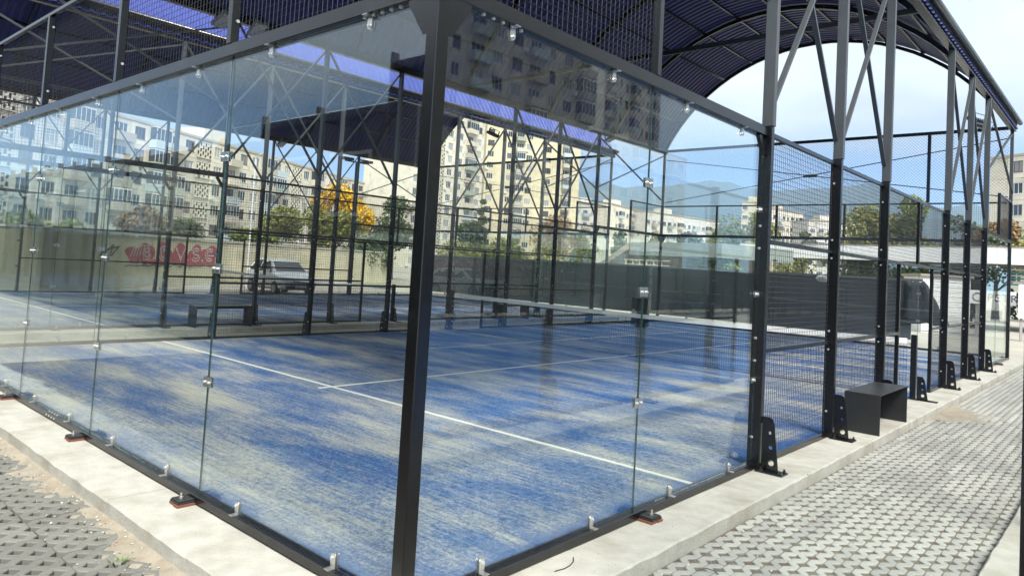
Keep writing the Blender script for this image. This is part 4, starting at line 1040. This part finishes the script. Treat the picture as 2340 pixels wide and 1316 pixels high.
# ------------------------------------------------------------------ dark sheet fence, station canopy, kiosk
F_ = {'sheet': mat('dark_fence_sheet', (0.027, 0.036, 0.043), 0.5, 0, 0.08, 1, rand=0.1), 'post': mat('fence_post', (0.10, 0.10, 0.10), 0.6), 'white': mat('canopy_white', (0.88, 0.88, 0.87), 0.5), 'under': mat('canopy_soffit', (0.33, 0.28, 0.24), 0.8),
      'pillar': mat('pillar_grey', (0.32, 0.31, 0.30), 0.8), 'teal': mat('teal_stripe', (0.10, 0.50, 0.45), 0.5), 'letter': mat('sign_letter', (0.10, 0.10, 0.16), 0.6), 'red': mat('sign_red', (0.42, 0.24, 0.17), 0.6), 'cloth': mat('dark_screen_cloth', (0.03, 0.038, 0.048), 0.9), 'blue': mat('sign_blue', (0.05, 0.22, 0.50), 0.6)}
fr = thing('sheet_fence', 'dark grey sheet metal fence across the far end of the courts', 'fence', (-27, 24, -0.12))
x = 0.0
while x < 23.8:
    wdt = min(2.0, 24.3 - x)
    MB().box(x + 0.006, x + wdt - 0.006, -0.02, 0.02, 0.12, 2.02).build('fence_sheet', F_['sheet'], fr); MB().box(x - 0.03, x + 0.03, 0.025, 0.085, 0, 2.05).build('fence_post', F_['post'], fr); x += wdt
MB().box(0, 24.3, -0.035, 0.024, 2.021, 2.10).build('top_rail', F_['post'], fr)
copy_tree(fr, (14.0, 26, -0.12), R(-90), 'first length of dark fence added unseen beyond the right hand court, darkening the side glass')  # unseen fence lengths added to darken the side glass reflection
copy_tree(fr, (14.05, 50.4, -0.12), R(-90), 'second length of dark fence added unseen beyond the right hand court, darkening the side glass')
fc = thing('fence_cloth', 'torn dark screen cloth hanging off the right end of the sheet fence', 'screen cloth', (-2.7, 23.9, -0.1))
cb = MB(); nz = 8
for i in range(7):
    for k in range(nz + 1):
        f = k / nz; reach = 0.12 + 0.75 * f
        cb.v.append((-0.5 + (0.45 + reach) * i / 6 + 0.03 * math.sin(k * 2.3 + i), 0.05 * math.sin(i * 1.9 + k * 0.7), 2.0 - 1.35 * f + 0.04 * math.sin(i * 2.2 + k)))
cb.f = [(i * (nz + 1) + k, (i + 1) * (nz + 1) + k, (i + 1) * (nz + 1) + k + 1, i * (nz + 1) + k + 1) for i in range(6) for k in range(nz)]
o = cb.build('cloth', F_['cloth'], fc, smooth=True); o.modifiers.new('thickness', 'SOLIDIFY').thickness = 0.004
fb = at(1881, 629, 25.8); bag = thing('plastic_bag', 'small white plastic bag caught on top of the dark fence', 'bag', (fb.x, fb.y - 0.0, fb.z - 0.1))
bm = bmesh.new(); bmesh.ops.create_icosphere(bm, subdivisions=2, radius=0.16)
for v in bm.verts: v.co.x *= 1.3; v.co.z *= 0.7; v.co += Vector((rnd.uniform(-.03, .03), rnd.uniform(-.03, .03), rnd.uniform(-.03, .03)))
me = bpy.data.meshes.new('bag_body'); bm.to_mesh(me); bm.free(); me.materials.append(M['white']); link('bag_body', me, bag)

ca = at(1690, 569, 47); cb_ = ca + (at(2420, 569, 41) - ca) * 1.9
yw = along(ca, cb_); Lc = math.hypot(cb_.x - ca.x, cb_.y - ca.y)
st = thing('station_canopy', 'long flat white petrol station canopy on grey pillars beyond the fence', 'canopy', (ca.x, ca.y, -0.15), yw)
MB().box(0, Lc, 0, 0.12, 3.2, 3.95).build('fascia', F_['white'], st); MB().box(0, 0.12, 0.121, 7, 3.2, 3.95).build('fascia', F_['white'], st)
MB().box(0.13, Lc, 0.13, 7, 3.28, 3.45).build('soffit', F_['under'], st); MB().box(0, Lc, 0.0, 0.5, 3.96, 4.04).build('roof_edge', F_['under'], st)
for k in range(9):
    xx = 2.2 + k * 3.6; MB().box(xx - 0.22, xx + 0.22, 3.0, 3.4, 0, 3.27).build('pillar', F_['pillar'], st)
for k in range(6): MB().box(Lc * 0.29, Lc * 0.48, 2.6, 2.7, 2.25 + k * 0.15, 2.33 + k * 0.15).build('striped_band', F_['teal'] if k % 2 == 0 else F_['white'], st)
ka, kb = at(2108, 640, 35), at(2218, 640, 35.6); yk = along(ka, kb); Lk = (kb - ka).length
ki = thing('kiosk', 'white boarded kiosk wall beyond the far right corner of the court', 'kiosk', (ka.x, ka.y, -0.15), yk)
MB().box(0.01, Lk - 0.01, 0.05, 2.4, 0, 2.35).build('wall', F_['white'], ki)
for k in range(11): MB().box(0, Lk, 0.0, 0.048, 0.1 + k * 0.205, 0.1 + k * 0.205 + 0.19).build('plank', F_['white'], ki)
MB().box(-0.1, Lk + 0.1, -0.1, 2.5, 2.36, 2.46).build('roof', F_['under'], ki)
sa, sb = at(2214, 677, 34.5), at(2322, 679, 34.8); ys_ = along(sa, sb); Ls = (sb - sa).length
sg = thing('petrol_sign', 'white PETROL sign board beyond the far right corner post', 'sign', (sa.x, sa.y, -0.15), ys_)
zc_ = sa.z + 0.15
MB().box(0, Ls, 0, 0.06, zc_ - 0.27, zc_ + 0.27).build('sign_board', F_['white'], sg)
for xx in (0.3, Ls - 0.3): MB().box(xx - 0.04, xx + 0.04, 0.061, 0.14, 0, zc_ + 0.2).build('sign_leg', F_['pillar'], sg)
def text(s, size, parent, loc, mt, name):
    cu = bpy.data.curves.new(name, 'FONT'); cu.body = s; cu.size = size; cu.extrude = 0.006; cu.space_character = 1.15
    o = bpy.data.objects.new(name, cu); col.objects.link(o); dg = bpy.context.evaluated_depsgraph_get(); me = bpy.data.meshes.new_from_object(o.evaluated_get(dg)); bpy.data.objects.remove(o)
    me.materials.clear(); me.materials.append(mt); return link(name, me, parent, loc, (R(90), 0, 0))
text('PETROL', 0.42, sg, (0.62, -0.008, zc_ - 0.14), F_['letter'], 'lettering')
rb = MB()
for k in range(14):
    t0, t1 = k / 16 * 6.28 + 0.6, (k + 1) / 16 * 6.28 + 0.6
    rb.bar((0.3 + 0.16 * math.cos(t0), -0.005, zc_ + 0.16 * math.sin(t0)), (0.3 + 0.16 * math.cos(t1), -0.005, zc_ + 0.16 * math.sin(t1)), 0.03, 0.03, (0, 1, 0))
rb.build('emblem', F_['letter'], sg)
pa = at(2342, 690, 34.4); pb = thing('price_sign', 'white panel with a blue mark at the right edge beside the petrol sign', 'sign', (pa.x, pa.y, -0.15), ys_)
MB().box(-0.2, 0.7, 0, 0.08, 0.9, 2.2).build('panel', F_['white'], pb); 
text('X', 0.4, pb, (-0.05, -0.012, 1.75), F_['blue'], 'lettering'); MB().box(-0.12, -0.04, 0.09, 0.17, 0, 2.2).build('sign_leg', F_['pillar'], pb)
# pumps and yard items under the canopy
ya = at(2270, 760, 36); yb_ = thing('fuel_pump', 'pale fuel pump seen through the far corner glass under the petrol sign', 'fuel pump', (ya.x, ya.y, -0.15), ys_)
MB().box(-0.45, 0.45, 0, 0.5, 0, 1.35).build('pump_body', F_['white'], yb_, bevel=0.02); MB().box(-0.3, 0.3, -0.012, -0.002, 0.75, 1.1).build('display', F_['letter'], yb_); MB().box(-0.38, 0.38, -0.012, -0.002, 0.2, 0.5).build('panel', A['balb'], yb_)
# low concrete building with flat slab roof and ramp behind the fence
ra = at(1440, 560, 40); rb2 = at(1650, 560, 36)
rm = thing('concrete_pavilion', 'low concrete building with a flat slab roof and a sloping ramp behind the fence', 'building', (ra.x, ra.y, -0.15), along(ra, rb2)); Lr = (rb2 - ra).length
MB().box(0, Lr, 0, 6, 2.75, 3.45).build('roof_slab', mat('slab_grey_green', (0.26, 0.30, 0.28), 0.8, 0, 0.15, 1.0), rm)
for k in range(5): MB().box(0.4 + k * Lr / 5, 0.75 + k * Lr / 5, 1.0, 1.35, 0, 2.74).build('column', F_['pillar'], rm)
MB().box(0, Lr, 4, 4.2, 0, 2.74).build('wall', A['tan'], rm)
fix_normals(MB().prism([(-2.8, 2.0), (-2.8, 1.7), (-0.05, 3.1), (-0.05, 3.45)], lambda a, c, t: (a, t, c), 0, 6).build('ramp', A['tan'], rm))
for k in range(6): MB().box(0.1 + k * 0.5, 0.16 + k * 0.5, -0.4, -0.34, 0.5, 2.5).build('railing_post', A['yellow'], rm)
for z in (2.2, 2.45): MB().box(0.0, 3.2, -0.41, -0.35, z, z + 0.05).build('railing_bar', A['yellow'], rm)

# ------------------------------------------------------------------ trees, shrubs
T = {}
T['green'] = mat('leaf_green', (0.15, 0.19, 0.045), 0.7, island=0.5, spec=0.3)
T['olive'] = mat('leaf_olive', (0.20, 0.21, 0.055), 0.7, island=0.5, spec=0.3)
T['dark'] = mat('leaf_dark', (0.07, 0.10, 0.04), 0.7, island=0.5, spec=0.3)
T['yellow'] = mat('leaf_yellow', (0.68, 0.42, 0.02), 0.7, island=0.35, spec=0.3)
T['rust'] = mat('leaf_rust', (0.24, 0.15, 0.07), 0.7, island=0.4, spec=0.3)
T['bark'] = mat('bark', (0.09, 0.07, 0.05), 0.9, 0, 0.3, 8)
def leaves(n, blobs, size, seed):
    r = random.Random(seed); b = MB(); n = int(n * 1.5); size *= 0.85
    wts = [bl[3] * bl[4] * bl[5] for bl in blobs]
    for _ in range(n):
        bl = r.choices(blobs, wts)[0]
        while True:
            p = Vector((r.uniform(-1, 1), r.uniform(-1, 1), r.uniform(-1, 1)))
            if 0.25 < p.length <= 1.0: break
        c = Vector((bl[0] + p.x * bl[3], bl[1] + p.y * bl[4], bl[2] + p.z * bl[5]))
        d = Vector((r.gauss(0, 1), r.gauss(0, 1), r.gauss(0, 1))).normalized(); a = d.orthogonal().normalized(); e = d.cross(a); s = size * r.uniform(0.6, 1.4)
        b.add([c - a * s, c - e * s * 0.55, c + a * s, c + e * s * 0.55], [(0, 1, 2, 3)])
    return b
def tree(label, loc, h, rad, mt, seed, group='trees beyond the courts', n=2600, trunk=True, size=0.16, name='tree', cat='tree', top=None):
    r = random.Random(seed); root = thing(name, label, cat, loc, r.uniform(0, 6.28), group)
    base = h * 0.28 if trunk else 0.0
    blobs = []
    for k in range(9):
        a = r.uniform(0, 6.28); q = r.uniform(0.1, 0.62) * rad; z = base + (h - base) * r.uniform(0.25, 0.82); s = r.uniform(0.32, 0.55) * rad
        blobs.append((q * math.cos(a), q * math.sin(a), z, s, s, min(s * 0.9, (h - z))))
    blobs.append((0, 0, h - 0.3 * rad, 0.4 * rad, 0.4 * rad, 0.3 * rad))
    if top is not None:
        zs = h * 0.62; lo = [b for b in blobs if b[2] < zs] or blobs[:4]; hi = [b for b in blobs if b[2] >= zs]
        leaves(int(n * 0.6), lo, size, seed).build('crown', mt, root); leaves(int(n * 0.5), hi, size, seed + 1).build('crown', top, root)
    else: leaves(n, blobs, size, seed).build('crown', mt, root)
    if trunk:
        b = MB().tube((0, 0, -0.2), (0.05, 0.03, h * 0.45), 0.05 * rad + 0.06, 8, 0.05)
        for k in range(6):
            a = r.uniform(0, 6.28); z = h * r.uniform(0.25, 0.5); b.tube((0.03, 0.02, z), (0.5 * rad * math.cos(a), 0.5 * rad * math.sin(a), z + h * 0.25), 0.05, 5, 0.015)
        b.build('trunk', T['bark'], root)
    return root
def tp(u, v_top, d, w_px): p = at(u, v_top, d); return (p.x, p.y, -0.15), p.z + 0.15, w_px * d / 1635 / 2
def T_(label, u, v, d, wpx, mt, seed, **k):
    loc, h, rad = tp(u, v, d, wpx); return tree(label, loc, h, rad, mt, seed, **k)
T_('autumn tree with a bright yellow top and green lower leaves before the cream block', 775, 418, 55, 165, T['olive'], 1, top=T['yellow'], n=4200)
T_('dark green tree right of the yellow tree, close to the black corner post', 905, 446, 60, 140, T['dark'], 2)
T_('green tree left of the yellow tree behind the light mast', 640, 470, 62, 120, T['olive'], 3)
T_('bare brownish thicket behind the graffiti wall at the left', 335, 468, 45, 110, T['rust'], 4, trunk=False, name='shrub', cat='shrub', group='shrubs behind the graffiti wall')
T_('dark green shrub behind the graffiti wall, right of the brown thicket', 420, 500, 46, 120, T['dark'], 5, trunk=False, name='shrub', cat='shrub', group='shrubs behind the graffiti wall')
T_('pale olive shrub behind the wall at the far left edge', 60, 478, 42, 150, T['olive'], 6, trunk=False, name='shrub', cat='shrub', group='shrubs behind the graffiti wall')
T_('small green shrub above the graffiti wall between two left posts', 165, 500, 42, 100, T['green'], 7, trunk=False, name='shrub', cat='shrub', group='shrubs behind the graffiti wall')
T_('low shrub behind the wall above the car', 560, 520, 50, 130, T['green'], 26, trunk=False, name='shrub', cat='shrub', group='shrubs behind the graffiti wall')
T_('low dark shrub behind the wall right of the car', 860, 535, 52, 150, T['dark'], 27, trunk=False, name='shrub', cat='shrub', group='shrubs behind the graffiti wall')
T_('narrow dark cypress at the foot of the yellow tower', 1105, 455, 90, 42, T['dark'], 8, n=1800)
T_('green tree beyond the far end left of the tower foot', 1085, 505, 50, 100, T['dark'], 9)
T_('rust coloured tree in front of the far white block', 1270, 490, 95, 130, T['rust'], 10)
for i, (u, v, d, wp, mt, lb) in enumerate(((1060, 548, 46, 130, 'olive', 'leafy hedge bush above the dark fence, leftmost of the row'), (1150, 545, 45, 150, 'green', 'leafy hedge bush above the dark fence, second from the left'), (1250, 548, 43, 150, 'olive', 'leafy hedge bush above the dark fence behind the net posts'), (1345, 552, 41, 130, 'green', 'leafy hedge bush above the dark fence beside the ramp'), (1650, 575, 37, 130, 'green', 'green bush above the dark fence under the end of the white canopy'), (1790, 585, 45, 160, 'olive', 'bush under the white canopy behind the first mesh panel'), (1960, 588, 46, 180, 'green', 'bush under the white canopy between the tall posts'))):
    T_(lb, u, v, d, wp, T[mt], 40 + i, trunk=False, name='shrub', cat='shrub', group='shrubs beyond the dark fence', n=2200, size=0.11)
T_('tall green tree seen through the side glass beside the black side post', 1668, 488, 72, 150, T['green'], 11)
T_('olive tree behind the side post and first mesh panel', 1735, 478, 70, 130, T['olive'], 12)
T_('broad green tree over the white canopy between two tall posts', 1985, 466, 62, 150, T['olive'], 13, n=3600)
T_('tallest green tree over the white canopy behind the third tall post', 2085, 446, 62, 130, T['green'], 14, n=3600)
T_('dark green tree over the white canopy left of the far right posts', 2190, 490, 64, 120, T['dark'], 15)
T_('rusty autumn tree before the beige building at the right edge', 2300, 500, 60, 110, T['rust'], 16)
T_('dark tree under the right end of the white canopy', 2230, 610, 46, 190, T['dark'], 17, trunk=False)
T_('small tree under the white canopy by the kiosk', 2070, 612, 44, 120, T['green'], 18, trunk=False)
for i, (u, v, d, wp, mt) in enumerate(((2420, 480, 60, 200, 'olive'), (2560, 460, 58, 240, 'green'), (2720, 470, 56, 240, 'dark'), (2900, 450, 52, 260, 'green'), (3150, 460, 46, 280, 'olive'))):  # unseen trees, added to darken the reflection in the far side glass
    T_(('bushy olive tree', 'broad green tree', 'dark green tree', 'light green tree', 'spreading olive tree')[i] + ' added out of view past the petrol station canopy to darken reflections', u, v, d, wp, T[mt], 80 + i)
for i, (u, d) in enumerate(((1330, 150), (1420, 160), (1500, 170), (1570, 165), (1640, 170), (1840, 160), (1900, 165))):
    T_('distant tree below the far blocks, %s of seven' % ('leftmost', 'second from the left', 'third from the left', 'middle one', 'third from the right', 'second from the right', 'rightmost')[i], u, 528, d, 60, T['dark' if i % 2 else 'olive'], 60 + i, n=900, size=0.4)

# ------------------------------------------------------------------ hills and air
H_ = mat('forest_hill', (0.035, 0.055, 0.035), 0.95, 0, 0.3, 0.01, world=True)
def ridge(name, dist, depth, pts, seed):
    """pts: (u, v) of the crest in the view; the ridge runs at a distance and slopes down to the front"""
    r = random.Random(seed); b = MB(); n = len(pts); nd = 10; vs = []
    for i, (u, v) in enumerate(pts):
        top = at(u, v, dist); d = Vector((top.x - CP.x, top.y - CP.y)).normalized()
        for k in range(nd + 1):
            t = k / nd; q = Vector((top.x, top.y)) - d * depth * t + Vector((r.uniform(-20, 20), r.uniform(-20, 20))) * (1 if k else 0)
            z = -5 + (top.z + 5) * (1 - t) ** 1.3 + (r.uniform(-12, 12) if 0 < k < nd else 0); vs.append((q.x, q.y, z))
        q = Vector((top.x, top.y)) + d * depth * 0.5; vs.append((q.x, q.y, -5))
    m_ = nd + 2
    # column order: back foot, crest ... front foot
    vs2 = []
    for i in range(n): c = vs[i * m_:(i + 1) * m_]; vs2 += [c[-1]] + c[:-1]
    fs = [(i * m_ + k, i * m_ + k + 1, (i + 1) * m_ + k + 1, (i + 1) * m_ + k) for i in range(n - 1) for k in range(m_ - 1)]
    o = b.add(vs2, fs).build(name, H_, smooth=True, kind='structure'); return fix_normals(o)
def crest(fn, u0, u1, step, seed):
    r = random.Random(seed); out = []; u = u0
    while u <= u1: out.append((u, fn(u) + r.uniform(-3, 3))); u += step
    return out
def lerp_pts(tab):
    def f(u):
        for (a, va), (b, vb) in zip(tab[:-1], tab[1:]):
            if a <= u <= b:
                t = (u - a) / (b - a); t = t * t * (3 - 2 * t); return va + (vb - va) * t
        return tab[0][1] if u < tab[0][0] else tab[-1][1]
    return f
ridge('hills', 3300, 900, crest(lerp_pts([(-400, 470), (300, 440), (900, 425), (1300, 418), (1360, 414), (1440, 428), (1520, 428), (1570, 420), (1640, 414), (1760, 436), (1900, 428), (2000, 420), (2080, 446), (2150, 478), (2210, 466), (2300, 486), (2420, 500), (2900, 540)]), -400, 2900, 22, 3), 5)
ridge('hills', 2300, 700, crest(lerp_pts([(1000, 500), (1300, 486), (1450, 470), (1600, 492), (1800, 486), (1950, 470), (2100, 500), (2300, 520), (2800, 560)]), 1000, 2800, 26, 4), 6)
hz = MB().box(-4300, 2600, -1500, 4300, -6.5, 520).build('haze', None)
hz.data.materials.clear()
hm = bpy.data.materials.new('haze_air'); hm.use_nodes = True; nn = hm.node_tree.nodes; nn.clear()
ho = nn.new('ShaderNodeOutputMaterial'); hv = nn.new('ShaderNodeVolumePrincipled'); hv.inputs['Color'].default_value = (0.52, 0.74, 1.0, 1); hv.inputs['Density'].default_value = 0.00028; hv.inputs['Anisotropy'].default_value = 0.1
hm.node_tree.links.new(hv.outputs[0], ho.inputs['Volume']); hz.data.materials.append(hm); hz['kind'] = 'stuff'
